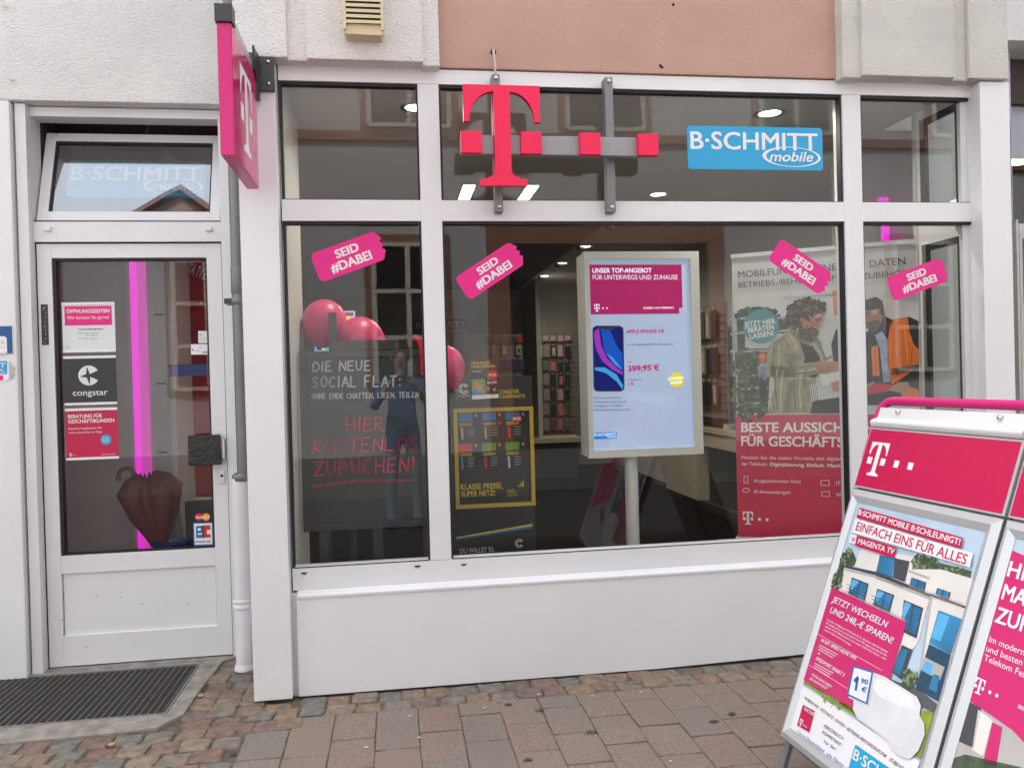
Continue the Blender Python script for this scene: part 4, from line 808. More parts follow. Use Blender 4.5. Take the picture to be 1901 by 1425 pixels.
b.tx(z8, '399,95 €', 868, 1212, 1112, 1203, 46, 'screen_magtext', -18, .03); b.stroke([z8(868, 1208), z8(1072, 1160)], .004, 'screen_magtext', -17); b.tx(z8, 'einmalig nur', 867, 1281, 977, 1279, 14, 'screen_dark', -18); b.tx(z8, '1 €', 870, 1321, 911, 1319, 24, 'screen_magtext', -18, .03)
p = z8(1245, 1278); b.disc(p[0], p[1], .0435, .0435, 'screen_yellow', -18); b.tx(z8, 'SONDER-', 1178, 1282, 1307, 1270, 22, 'screen_text', -17, .03); b.tx(z8, 'PREIS', 1206, 1314, 1288, 1305, 22, 'screen_text', -17, .03)
for i, s in enumerate(('Das neue Liquid Retina', 'Weiterentwickelter Face ID', 'Intelligenter A 12 Bionic', 'Revolutionäres Kamerasystem')):
    yy = 83+i*31; b.tx(y8, s, 610, yy+1, (816, 855, 825, 884)[i], yy-2, 15, 'screen_dark', -18); p = y8(598, yy-5); b.disc(*p, .0022, .0022, 'screen_dark', -18, 10)
p0, p1 = y8(604, 400), y8(781, 342); bschmitt(b, p0[0], p0[1], p1[0], p1[1], k=-18, blue='screen_blue', white='screen_text')
# phone picture
def rr_(x0, y0, x1, y1, r, z): return [z(x0+r+(-r)*math.cos(a), y0+r-r*math.sin(a)) for a in (0, .5, 1.05, 1.57)]+[z(x1-r+r*math.sin(a), y0+r-r*math.cos(a)) for a in (0, .5, 1.05, 1.57)]+[z(x1-r+r*math.cos(a), y1-r+r*math.sin(a)) for a in (0, .5, 1.05, 1.57)]+[z(x1*0+x0+r-r*math.sin(a), y1-r+r*math.cos(a)) for a in (0, .5, 1.05, 1.57)]
zt_ = lambda x, y: z8(x+(y-855)*.018, y)
b.poly(rr_(590, 855, 832, 1368, 34, zt_), 'screen_dark', -18); b.poly(rr_(600, 866, 822, 1357, 26, zt_), 'phone_blue', -17)
b.poly([zt_(602, 900), zt_(640, 870), zt_(655, 1010), zt_(700, 1110), zt_(780, 1190), zt_(820, 1215), zt_(820, 1240), zt_(740, 1200), zt_(660, 1130), zt_(615, 1040), zt_(602, 960)], 'phone_purple', -16); b.poly([zt_(650, 870), zt_(820, 868), zt_(820, 1205), zt_(740, 1140), zt_(680, 1050)], 'phone_mid', -16)
b.poly([zt_(690, 1070), zt_(740, 1100), zt_(790, 1160), zt_(815, 1200), zt_(760, 1160)], 'phone_light', -15); b.poly([zt_(720, 870), zt_(820, 868), zt_(820, 1080), zt_(770, 1000)], 'phone_blue', -15); b.poly([zt_(602, 1180), zt_(680, 1180), zt_(770, 1235), zt_(820, 1320), zt_(815, 1352), zt_(770, 1290), zt_(690, 1225), zt_(602, 1200)], 'phone_light', -15); b.poly([zt_(602, 1205), zt_(690, 1232), zt_(770, 1300), zt_(800, 1350), zt_(640, 1354), zt_(604, 1330)], 'phone_blue', -14)
b.poly([zt_(655, 866), zt_(765, 866), zt_(755, 886), zt_(665, 886)], 'screen_dark', -13)
b.build('display', t); 

# --- roll-up banner
mat('banner_grey', (.55, .55, .55), .6, vary=.16, vscale=6); mat('banner_sky', (.62, .64, .64), .6, vary=.16, vscale=6); mat('ban_red', lin((205, 25, 75)), .5, vary=.16, vscale=6); mat('ban_teal', lin((75, 140, 150)), .5, vary=.16, vscale=6); mat('ban_coat', lin((168, 162, 135)), .6, vary=.45, vscale=14); mat('ban_coat2', lin((140, 134, 110)), .6, vary=.45, vscale=14); mat('ban_skin', lin((190, 140, 115)), .6, vary=.45, vscale=14); mat('ban_hair', lin((72, 62, 56)), .7, vary=.5, vscale=60); mat('ban_beard', lin((95, 80, 70)), .7, vary=.4, vscale=80); mat('ban_green', lin((70, 88, 55)), .7, vary=.6, vscale=25); mat('ban_orange', lin((245, 120, 30)), .5, vary=.16, vscale=6); mat('ban_dark', lin((38, 36, 38)), .6, vary=.45, vscale=14); mat('ban_blue', lin((170, 185, 220)), .6, vary=.45, vscale=14); mat('ban_steel', lin((175, 178, 178)), .5, vary=.16, vscale=6); mat('ban_paper', lin((225, 222, 218)), .6, vary=.16, vscale=6)
pa, pb = Vector((1.945, .72, .445)), Vector((2.743, .20, .445))
bn = Plane(pa, pb-pa); W_ = (pb-pa).length; zb2, zb3, zb4 = bn.zm('B2'), bn.zm('B3'), bn.zm('B4'); HB = 1.605
t = thing('rollup_banner', 'tall roll-up banner with two men and red lower half', 'banner', m=bn.m)
bx('sheet', t, 0, W_, .0015, .004, 0, HB, 'banner_grey'); bx('top_rail', t, -.004, W_+.004, -.006, .010, HB-.001, HB+.022, 'alu_light'); bx('base_case', t, -.01, W_+.01, -.05, .06, -.04, 0, 'alu', .006); bx('pole', t, W_/2-.01, W_/2+.01, .012, .030, -.02, HB, 'alu')
zr = bn.px(1365, 770)[1]; b = MB(); zp = zb2(170, 700)[1]
b.rect(0, zr, W_, zp, 'banner_sky', 1); b.rect(0, 0, W_, zr, 'ban_red', 2)
q2 = lambda *a: [zb2(x, y) for x, y in zip(a[::2], a[1::2])]; q3 = lambda *a: [zb3(x, y) for x, y in zip(a[::2], a[1::2])]; q4 = lambda *a: [zb4(x, y) for x, y in zip(a[::2], a[1::2])]
def blob(c, rx, ry, m, k, n=22, rough=.18, seed=1):
    r_ = random.Random(seed); b.poly([(c[0]+rx*(1+r_.uniform(-rough, rough))*math.cos(6.2832*i/n), c[1]+ry*(1+r_.uniform(-rough, rough))*math.sin(6.2832*i/n)) for i in range(n)], m, k)
b.poly(q2(172, 1180, 520, 1170, 640, 1425, 172, 1425), 'ban_green', 2); blob(zb2(400, 880), .115, .05, 'ban_green', 2, seed=3); blob(zb2(640, 970), .05, .04, 'ban_green', 2, seed=5); b.poly(q2(215, 870, 300, 840, 300, 1180, 200, 1180), 'ban_green', 2); b.poly(q3(172, 20, 460, 20, 440, 365, 172, 365), 'ban_green', 2)
for x0_, y0_, x1_, y1_ in ((195, 800, 205, 1420), (215, 900, 225, 1200), (172, 1200, 520, 1190), (172, 915, 350, 900), (172, 1045, 300, 1030), (600, 1020, 700, 1010), (172, 1340, 420, 1425), (1010, 700, 1130, 690), (620, 900, 1000, 880)): b.stroke([zb2(x0_, y0_), zb2(x1_, y1_)], .012, 'ban_steel', 3)
for x0_, y0_, x1_, y1_ in ((172, 180, 440, 165), (190, 295, 430, 280), (240, 180, 240, 290), (200, 60, 205, 365)): b.stroke([zb3(x0_, y0_), zb3(x1_, y1_)], .010, 'ban_steel', 3)
b.poly(q2(1070, 660, 1140, 655, 1140, 880, 1085, 880), 'skin_print', 3); b.poly(q2(620, 720, 1140, 690, 1140, 700, 620, 730), 'ban_steel', 3)
# worker with helmet
b.poly(q2(415, 1260, 430, 1220, 465, 1212, 485, 1230, 480, 1262), 'ban_orange', 4); b.poly(q2(425, 1262, 478, 1262, 470, 1310, 430, 1300), 'ban_skin', 4); b.poly(q2(430, 1310, 490, 1300, 500, 1425, 415, 1425), 'ban_blue', 4); b.poly(q3(360, 0, 440, 0, 430, 100, 380, 110), 'ban_blue', 4); b.poly(q3(370, 120, 440, 110, 430, 280, 385, 290), 'ban_dark', 4)
# man in trench coat
b.poly(q2(700, 960, 830, 1080, 980, 1130, 1030, 1425, 480, 1425, 490, 1180, 540, 1120, 660, 1040), 'ban_coat', 5); b.poly(q3(450, 0, 820, 0, 815, 130, 770, 180, 790, 360, 440, 365, 470, 250, 500, 140), 'ban_coat', 5); b.poly(q2(640, 1200, 760, 1240, 700, 1290, 730, 1350, 660, 1290), 'ban_coat2', 6); b.poly(q3(600, 120, 640, 130, 615, 360, 560, 365), 'ban_coat2', 6)
b.poly(q2(780, 1110, 900, 1160, 960, 1250, 930, 1425, 790, 1425, 830, 1250), 'ban_dark', 6); b.poly(q3(765, 145, 830, 135, 840, 240, 790, 275), 'ban_paper', 6); b.poly(q3(790, 270, 1020, 235, 1020, 365, 775, 365), 'ban_dark', 6)
for i in range(4): b.stroke([zb3(775+i*15, 148), zb3(792+i*13, 262)], .003, 'ban_dark', 7)
b.poly(q2(800, 900, 850, 860, 960, 850, 985, 900, 978, 960, 940, 1010, 900, 1080, 800, 1060, 770, 980), 'ban_skin', 6); b.poly(q2(770, 970, 800, 960, 830, 1000, 900, 985, 950, 1010, 940, 1050, 900, 1110, 820, 1110, 770, 1060), 'ban_beard', 7)
blob(zb2(840, 830), .098, .062, 'ban_hair', 7, 40, .16, 9); blob(zb2(745, 900), .045, .06, 'ban_hair', 7, 26, .2, 4); b.poly(q2(860, 870, 985, 860, 985, 930, 950, 960, 880, 950), 'ban_skin', 8); b.poly(q2(780, 900, 815, 890, 820, 930, 790, 945), 'ban_skin', 8); b.poly(q2(930, 925, 965, 915, 968, 922, 932, 935), 'ban_hair', 9)
b.poly(q2(700, 960, 800, 1050, 790, 1120, 690, 1030), 'ban_coat2', 8); b.poly(q2(910, 1070, 980, 1120, 930, 1130, 890, 1100), 'ban_coat2', 8)
b.poly(q2(915, 1300, 1060, 1230, 1070, 1250, 1000, 1290, 1150, 1285, 1145, 1370, 1010, 1400, 940, 1380), 'ban_skin', 8); b.poly(q2(760, 1310, 930, 1290, 950, 1390, 800, 1425, 700, 1425), 'ban_coat', 7)
b.poly(q2(1060, 1130, 1100, 1010, 1150, 960, 1150, 1290, 1080, 1290), 'ban_dark', 7); b.poly(q3(840, 60, 1025, 25, 1025, 140, 870, 150), 'ban_paper', 8); b.poly(q3(930, 130, 1020, 100, 1020, 200, 950, 190), 'ban_skin', 9)
# man in orange vest
b.poly(q4(60, 690, 330, 660, 550, 680, 550, 1400, 60, 1400), 'ban_paper', 3)
b.poly(q4(170, 900, 300, 770, 360, 800, 480, 780, 545, 810, 550, 1395, 175, 1395), 'ban_dark', 5); b.poly(q4(345, 850, 370, 800, 470, 785, 480, 880, 510, 970, 545, 1010, 545, 1130, 360, 1250, 330, 1100, 330, 950), 'ban_orange', 6); b.poly(q4(215, 990, 260, 980, 275, 1190, 225, 1190), 'ban_orange', 6); b.poly(q4(400, 1230, 545, 1290, 545, 1360, 430, 1340), 'ban_orange', 6); b.poly(q4(358, 1140, 545, 1110, 545, 1160, 355, 1185), 'ban_beard', 7)
b.poly(q4(240, 910, 290, 880, 330, 940, 350, 1230, 300, 1235, 275, 1000), 'ban_blue', 6); b.poly(q4(175, 730, 280, 700, 300, 780, 270, 850, 200, 870, 172, 800), 'ban_skin', 6); b.poly(q4(170, 700, 180, 660, 250, 642, 295, 670, 310, 770, 285, 770, 270, 720, 200, 735, 172, 730), 'ban_hair', 7); b.poly(q4(180, 820, 220, 810, 270, 800, 275, 860, 220, 890, 185, 860), 'ban_beard', 7)
b.poly(q4(185, 1290, 260, 1240, 390, 1255, 330, 1300, 190, 1320), 'ban_red', 8); b.poly(q4(320, 1290, 400, 1235, 470, 1230, 490, 1290, 440, 1310), 'ban_skin', 9); b.poly(q4(180, 1250, 235, 1225, 245, 1250, 190, 1280), 'ban_skin', 9)
mat('ban_hair2', lin((110, 98, 88)), .7); mat('ban_hair3', lin((52, 44, 40)), .7); mat('ban_skin2', lin((158, 108, 86)), .6); mat('ban_skin3', lin((214, 168, 142)), .6); mat('ban_green2', lin((95, 112, 78)), .7); mat('ban_green3', lin((48, 62, 40)), .7); mat('ban_coat3', lin((196, 190, 164)), .6); mat('ban_coat4', lin((108, 103, 84)), .6); mat('ban_orange2', lin((205, 92, 20)), .5); mat('ban_orange3', lin((255, 150, 60)), .5)
GR = ['ban_green', 'ban_green2', 'ban_green3']
cluster(b, zb2(400, 880), .125, .045, 110, .006, .016, GR, 2.2, 2); cluster(b, zb2(640, 970), .05, .04, 50, .005, .012, GR, 2.2, 3); cluster(b, zb2(330, 1340), .10, .11, 160, .006, .018, GR, 2.3, 4); cluster(b, zb3(300, 240), .10, .14, 170, .006, .018, GR, 2.3, 5)
HR = ['ban_hair', 'ban_hair2', 'ban_hair3']
cluster(b, zb2(845, 815), .105, .052, 150, .005, .013, HR, 7.2, 6); cluster(b, zb2(745, 895), .048, .066, 90, .005, .012, HR, 7.3, 7); cluster(b, zb2(860, 1045), .055, .045, 70, .004, .009, ['ban_beard', 'ban_hair', 'ban_hair2'], 7.6, 8); cluster(b, zb4(240, 690), .035, .022, 60, .004, .009, ['ban_hair', 'ban_hair3'], 7.5, 9); cluster(b, zb4(225, 845), .030, .028, 50, .003, .007, ['ban_beard', 'ban_hair2'], 7.6, 10)
for m_, k_, q_ in (('ban_skin3', 9, (900, 890, 960, 870, 978, 880, 950, 905)), ('ban_skin2', 9, (870, 900, 895, 930, 905, 985, 880, 970)), ('ban_skin2', 9, (930, 940, 945, 960, 905, 990, 890, 975)), ('ban_skin3', 9, (966, 925, 982, 955, 960, 972, 958, 945)), ('ban_hair3', 10, (918, 908, 965, 895, 968, 903, 920, 916)), ('ban_hair3', 10, (925, 932, 948, 926, 950, 933, 927, 938)), ('ban_hair3', 10, (925, 1018, 955, 1008, 955, 1014, 928, 1026)), ('ban_skin2', 10, (790, 905, 808, 898, 812, 925, 796, 935))): b.poly(q2(*q_), m_, k_)
for x0_, y0_, x1_, y1_, m_ in ((560, 1160, 520, 1400, 'ban_coat4'), (600, 1150, 575, 1420, 'ban_coat3'), (640, 1080, 690, 1200, 'ban_coat4'), (690, 1040, 760, 1180, 'ban_coat3'), (720, 1260, 660, 1420, 'ban_coat4'), (760, 1340, 900, 1320, 'ban_coat4'), (770, 1375, 930, 1350, 'ban_coat3'), (900, 1130, 990, 1290, 'ban_coat3'), (950, 1140, 1010, 1270, 'ban_coat4'), (540, 1130, 500, 1250, 'ban_coat3'), (820, 1395, 920, 1375, 'ban_coat4')): b.stroke([zb2(x0_, y0_), zb2((x0_+x1_)/2+12, (y0_+y1_)/2), zb2(x1_, y1_)], .006, m_, 8.5)
for x0_, y0_, x1_, y1_, m_ in ((500, 30, 520, 330, 'ban_coat4'), (560, 30, 545, 340, 'ban_coat3'), (650, 20, 660, 340, 'ban_coat4'), (700, 60, 700, 330, 'ban_coat3'), (740, 20, 730, 160, 'ban_coat4'), (480, 150, 470, 340, 'ban_coat3'), (600, 60, 780, 50, 'ban_coat4'), (590, 95, 770, 85, 'ban_coat3')): b.stroke([zb3(x0_, y0_), zb3((x0_+x1_)/2-10, (y0_+y1_)/2), zb3(x1_, y1_)], .007, m_, 8.5)
for x0_, y0_, x1_, y1_, m_ in ((400, 810, 410, 1120, 'ban_orange2'), (440, 800, 470, 1080, 'ban_orange3'), (350, 900, 345, 1130, 'ban_orange3'), (500, 1000, 490, 1120, 'ban_orange2'), (380, 1190, 500, 1150, 'ban_orange2'), (240, 1000, 250, 1170, 'ban_orange2'), (420, 1260, 530, 1310, 'ban_orange2')): b.stroke([zb4(x0_, y0_), zb4(x1_, y1_)], .006, m_, 7.5)
for m_, q_ in (('ban_skin2', (180, 760, 200, 740, 205, 800, 185, 810)), ('ban_skin3', (215, 735, 260, 730, 262, 760, 220, 770)), ('ban_hair3', (176, 758, 200, 752, 200, 757, 177, 764)), ('ban_skin2', (262, 722, 282, 730, 276, 765, 262, 760))): b.poly(q4(*q_), m_, 8.4)
p = zb2(442, 975); b.disc(p[0], p[1], .098, .096, 'ban_teal', 11, 36); b.build('picture', t)
b = MB(); b.tx(zb2, 'MOBILFUNK', 242, 550, 735, 508, 58, 'dark_print', 3, .0); b.tx(zb2, '· FESTNETZ · ', 760, 506, 1270, 470, 58, 'dark_print', 3, 0); b.tx(zb4, 'DATEN', 205, 435, 455, 415, 50, 'dark_print', 3); b.tx(zb2, 'BETRIEBS-/BEHÖRDENFUNK', 244, 637, 1290, 560, 48, 'dark_print', 3); b.tx(zb4, '· ZUBEHÖR', 120, 520, 475, 492, 40, 'dark_print', 3)
b.tx(zb2, 'JETZT HIER', 300, 985, 570, 950, 44, 'white_print', 12, .03); b.tx(zb2, 'BERATEN', 332, 1035, 557, 1003, 44, 'white_print', 12, .03); b.tx(zb2, 'LASSEN!', 348, 1090, 556, 1055, 44, 'white_print', 12, .03)
b.tx(zb3, 'BESTE AUSSICHTEN', 237, 508, 1265, 510, 72, 'white_print', 3, .035); b.tx(zb3, 'FÜR GESCHÄFTSKUNDEN', 237, 615, 1515, 632, 74, 'white_print', 3, .035)
b.tx(zb3, 'Nutzen Sie die vielen Vorteile des digitalen Wandels mit', 238, 718, 1340, 735, 26, 'white_print', 3); b.tx(zb3, 'der Telekom.', 238, 768, 440, 770, 26, 'white_print', 3); b.tx(zb3, 'Digitalisierung. Einfach. Machen.', 460, 772, 1062, 785, 26, 'white_print', 3, .03)
b.tx(zb3, 'Ausgezeichnetes Netz', 334, 900, 700, 906, 27, 'white_print', 3); b.tx(zb3, 'IP-Anwendungen', 337, 985, 617, 990, 26, 'white_print', 3); b.tx(zb3, 'IT-Services', 972, 922, 1170, 926, 30, 'white_print', 3); b.tx(zb3, 'Web', 973, 1010, 1045, 1012, 30, 'white_print', 3)
for (x, y, w, h) in ((272, 880, 30, 52), (888, 905, 64, 40), (892, 990, 60, 36)):
    q = [zb3(x-w/2, y-h/2), zb3(x+w/2, y-h/2), zb3(x+w/2, y+h/2), zb3(x-w/2, y+h/2)]; b.stroke(q+[q[0]], .0028, 'white_print', 3)
q = [zb3(272+26*math.cos(a*.628), 962+16*math.sin(a*.628)) for a in range(11)]; b.stroke(q, .003, 'white_print', 3)
p = zb3(247, 1125); logo(b, p[0], p[1], abs(zb3(247, 1225)[1]-p[1]), 'white_print', 3); b.build('lettering', t)
t = thing('window_platform', 'low white display platform under the roll-up banner', 'platform', (2.35, .5, 0)); bx('top', t, -.48, .50, -.4, .35, .36, .404, 'room_white', .004); bx('box', t, -.46, .48, -.38, .33, .012, .3599, 'room_white')

# --- things seen through the door
mat('partition', (.42, .42, .42), .6); mat('panel_seam', (.06, .06, .06), .8)
t = thing('light_column', 'tall partition edge with glowing magenta light strip behind the door', 'light column', (-1.45, 1.2, .012))
p0, p1 = at(243, 480, 1.2), at(268, 480, 1.2); bx('light_strip', t, p0.x+1.45-.01, p0.x+1.45+.028, 0, .02, 0, 2.36, 'led_magenta'); bx('light_strip', t, p0.x+1.45+.0295, p1.x+1.45, -.002, .02, 0, 2.36, 'led_side'); bx('backing', t, p0.x+1.45-.04, p1.x+1.45, .021, .05, 0, 2.75, 'partition');
t = thing('grey_partition', 'grey wall panels with dark seams behind the door', 'partition', (-1.32, 1.22, .012)); bx('panel', t, -.09, .03, 0, .8, 0, 2.75, 'partition')
for z in (1.0, 1.4, 1.8): bx('seam', t, -.05, .0, -.002, -.0002, z, z+.01, 'panel_seam')
bx('post', t, .03, .06, -.01, .8, 0, 2.75, 'room_white'); S('shop_wall', -1.9, -1.53, 1.25, 1.3, .012, 2.8, 'room_wall')
t = thing('wall_light_strip', 'short magenta light strip on the wall above the roll-up banner', 'light strip', at(1644, 450, 1.3)); bx('lit_tube', t, -.03, .03, 0, .03, -.3, .30, 'led_magenta'); bx('lit_bracket', t, -.055, -.032, .0, .04, -.3, .27, 'partition'); bx('wall_panel', t, -.35, .19, .045, .06, -2.0, .62, 'room_white')
rb = Plane((-1.27, 1.6, .5), (.93, -.35, 0)); mat('red_glow', lin((185, 25, 40)), .5, emit=0.099); mat('red_dim', lin((120, 25, 35)), .5, emit=.05)
t = thing('red_banner', 'red backlit banner behind the door glass', 'banner', m=rb.m); bx('sheet', t, 0, .55, .002, .01, .2, 2.0, 'red_dim'); bx('lit_panel', t, .24, .44, -.001, .0018, .42, 1.9, 'red_glow'); b = MB(); b.tx(rb.zm('C4'), 'MAGENTA TV ERLEBEN', 545, 150, 1010, 350, 95, 'white_sheet', 3, .02); b.tx(rb.zm('C4'), 'Streaming', 808, 495, 885, 515, 28, 'white_sheet', 3); b.build('lettering', t); bx('foot', t, .0, .55, -.1, .1, -.488, -.44, 'totem_black'); bx('stem', t, .25, .3, .01, .03, -.44, .2, 'totem_black')
mat('umbrella_red', lin((98, 6, 14)), .6, vary=.2, vscale=20)
t = thing('umbrella', 'half folded dark red umbrella standing point down behind the door', 'umbrella', (-1.30, 1.0, .40))
vs_ = []; fs = []; n = 32
for j, (rad, h) in enumerate(((.012, .06), (.06, .17), (.115, .29), (.150, .40), (.10, .47), (.045, .50))):
    for i in range(n):
        a = 6.2832*i/n; k = (1+.16*math.cos(8*a)*(.6+.2*j)); hh = h+(.035*math.cos(8*a) if j >= 3 else 0); vs_.append((rad*k*math.cos(a), rad*k*math.sin(a)*.7, hh))
for j in range(5):
    for i in range(n): fs.append((j*n+i, j*n+(i+1) % n, (j+1)*n+(i+1) % n, (j+1)*n+i))
MB().add(vs_, fs, 'umbrella_red', True).build('canopy', t); o = t; t.rotation_euler = (0, R(-8), 0)
MB().tube([(0, 0, 0), (0, 0, .5), (-.06, 0, .53), (-.10, 0, .50)], .006, 'totem_black', 8).build('shaft', t); MB().tube([(-.075+.045*math.cos(a), -.02, .50+.055*math.sin(a)) for a in [i*.35-.6 for i in range(12)]], .012, 'hook_wood', 8).build('handle', t) if 'hook_wood' in MATS else (mat('hook_wood', (.10, .035, .025), .3), MB().tube([(-.10+.045*math.cos(a), -.02, .52+.055*math.sin(a)) for a in [i*.35-.6 for i in range(12)]], .012, 'hook_wood', 8).build('handle', t))
t = thing('umbrella_stand', 'black umbrella stand with a blue bowl behind the door', 'umbrella stand', (-1.27, 1.0, .012)); b = MB(); b.box(-.16, .16, -.12, .12, 0, .42, 'totem_black'); b.build('body', t); bx('step', t, -.10, .16, -.14, -.1205, 0, .50, 'totem_black'); MB().lathe([(.0, .50), (.07, .505), (.10, .53), (.10, .54)], (.03, -.09, 0), 'band_blue', 20).build('bowl', t)
bx('upright', t, .06, .40, .13, .2, 0, .72, 'totem_black')

# ================================================================== the two pavement boards
AO = Vector((1.5966, -1.0891, .9289)); AU = Vector((math.cos(R(-85.89)), math.sin(R(-85.89)), 0)); AN = Vector((AU.y, -AU.x, 0)); at_ = R(20.087)
AV = Vector((0, 0, 1))*math.cos(at_)-AN*math.sin(at_)
BD = Plane(AO, AU, AV); zb6, zb7 = BD.zm('B6'), BD.zm('B7')
mat('poster_sky', lin((190, 212, 230)), .4, vary=.16, vscale=6); mat('house_white', lin((232, 228, 222)), .4, vary=.16, vscale=6); mat('house_shade', lin((188, 184, 180)), .4, vary=.16, vscale=6); mat('win_blue', lin((62, 140, 190)), .35, vary=.5, vscale=9); mat('win_dark', lin((45, 75, 100)), .35); mat('tree_print', lin((88, 105, 80)), .5, vary=.6, vscale=40); mat('grass_print', lin((150, 170, 60)), .5, vary=.3, vscale=30); mat('poster_pink', lin((205, 40, 110)), .4); mat('router', (.80, .80, .82), .4, vary=.16, vscale=6); mat('router_shade', (.66, .67, .70), .4); mat('road_print', lin((90, 92, 98)), .5, vary=.16, vscale=6); mat('roof_print', lin((70, 72, 78)), .5); mat('tree_light', lin((128, 146, 112)), .5); mat('tree_dark', lin((58, 74, 54)), .5); mat('win_light', lin((92, 178, 225)), .35); mat('router_hi', (.84, .84, .86), .35)
def board(label, pl, draw, first):
    t = thing('pavement_board', label, 'pavement sign', m=pl.m)
    u0_, u1_ = -.046, .618; v0, v1 = -.858, .044
    # mitred snap frame
    b = MB(); fwd = .045
    O = [(u0_, v0), (u1_, v0), (u1_, v1), (u0_, v1)]; I = [(u0_+fwd, v0+fwd), (u1_-fwd, v0+fwd), (u1_-fwd, v1-fwd), (u0_+fwd, v1-fwd)]
    for i in range(4):
        j = (i+1) % 4; o0, o1, i0, i1 = O[i], O[j], I[i], I[j]; mid = lambda a, c_: ((a[0]*.5+c_[0]*.5), (a[1]*.5+c_[1]*.5)); m0, m1 = mid(o0, i0), mid(o1, i1)
        b.add([(o0[0], 0, o0[1]), (o1[0], 0, o1[1]), (m1[0], -.012, m1[1]), (m0[0], -.012, m0[1]), (i0[0], -.002, i0[1]), (i1[0], -.002, i1[1])], [(0, 1, 2, 3), (3, 2, 5, 4)], 'alu_light')
        b.add([(o0[0], 0, o0[1]), (o1[0], 0, o1[1]), (o1[0], .022, o1[1]), (o0[0], .022, o0[1])], [(3, 2, 1, 0)], 'alu')
    b.build('snap_frame', t)
    bx('edge_seal', t, u0_-.004, u1_+.004, .004, .018, v0-.004, v1+.004, 'alu_dark')
    bx('back_plate', t, u0_, u1_, .0185, .024, v0, .30, 'alu')
    ps = bx('poster', t, u0_+fwd-.004, u1_-fwd+.004, .0, .003, v0+fwd-.004, v1-fwd+.004, 'white_print')
    h = MB(); h.box(u0_, u1_, .0, .018, .052, .274, 'alu_light'); h.build('header_panel', t)
    hp = MB(); hp.rect(u0_+.005, .058, u1_-.010, .267, 'magenta_header', 1)
    p = zb6(437, 419); q_ = zb6(398, 680); logo_h = abs(p[1]-q_[1]); logo(hp, p[0]-.01, p[1], logo_h, 'white_print', 2); hp.build('header_print', t)
    b = MB(); n = 10; prof = [(.276, -.004)]+[(.276+.036*i/n, -.004-.016*math.sin(i/n*3.14)+.014*i/n) for i in range(1, n+1)]+[(.352, .012), (.352, .02), (.276, .02)]
    b.prism([(d, v) for v, d in prof], u0_+.004, u1_-.004, 'hood_white', 'x'); b.build('hood', t)
    for uu in (.06, .50): MB().lathe([(0, -.0), (.006, .001), (.009, .004), (.009, .012)], (uu, 0, .337), 'chrome', 12, 'y').build('bolt', t)
    b = MB(); rr = .055; zt = .383; pts = [(u0_-.022, .032, .16), (u0_-.022, .032, zt-rr)]+[(u0_-.022+rr-rr*math.cos(a), .032, zt-rr+rr*math.sin(a)) for a in (.3, .6, .9, 1.2, 1.57)]
    pts += [(2*.286-x_, y_, z_) for x_, y_, z_ in reversed(pts)]; b.tube(pts, .0155, 'magenta_tube', 14); b.build('handle_bar', t)
    for uu in (u0_+.004, u1_-.03): bx('leg', t, uu, uu+.026, .024, .040, -.986, .10, 'bracket_grey')
    # rear half of the folding board, swung out behind (built in the same local frame)
    k = MB(); ang = 2*at_; c_, s_ = math.cos(ang), math.sin(ang)
    def rearpt(u_, d, v): dv = v-.34; return (u_, .045+d*c_-dv*s_*1.0, .34+dv*c_+d*s_)
    for uu in (u0_+.004, u1_-.03):
        k.add([rearpt(uu+a, d, v) for v in (-1.02, .30) for d in (0, .018) for a in (0, .026)], [(0, 1, 3, 2), (4, 6, 7, 5), (0, 4, 5, 1), (2, 3, 7, 6), (0, 2, 6, 4), (1, 5, 7, 3)], 'bracket_grey')
    k.build('rear_leg', t)
    k = MB(); k.add([rearpt(u_, d, v) for v in (v0, .28) for d in (.001, .016) for u_ in (u0_+.03, u1_-.03)], [(0, 1, 3, 2), (4, 6, 7, 5), (0, 4, 5, 1), (2, 3, 7, 6), (0, 2, 6, 4), (1, 5, 7, 3)], 'alu'); k.build('rear_panel', t)
    b = MB(); draw(b); b.build('poster_print', ps)
    return t
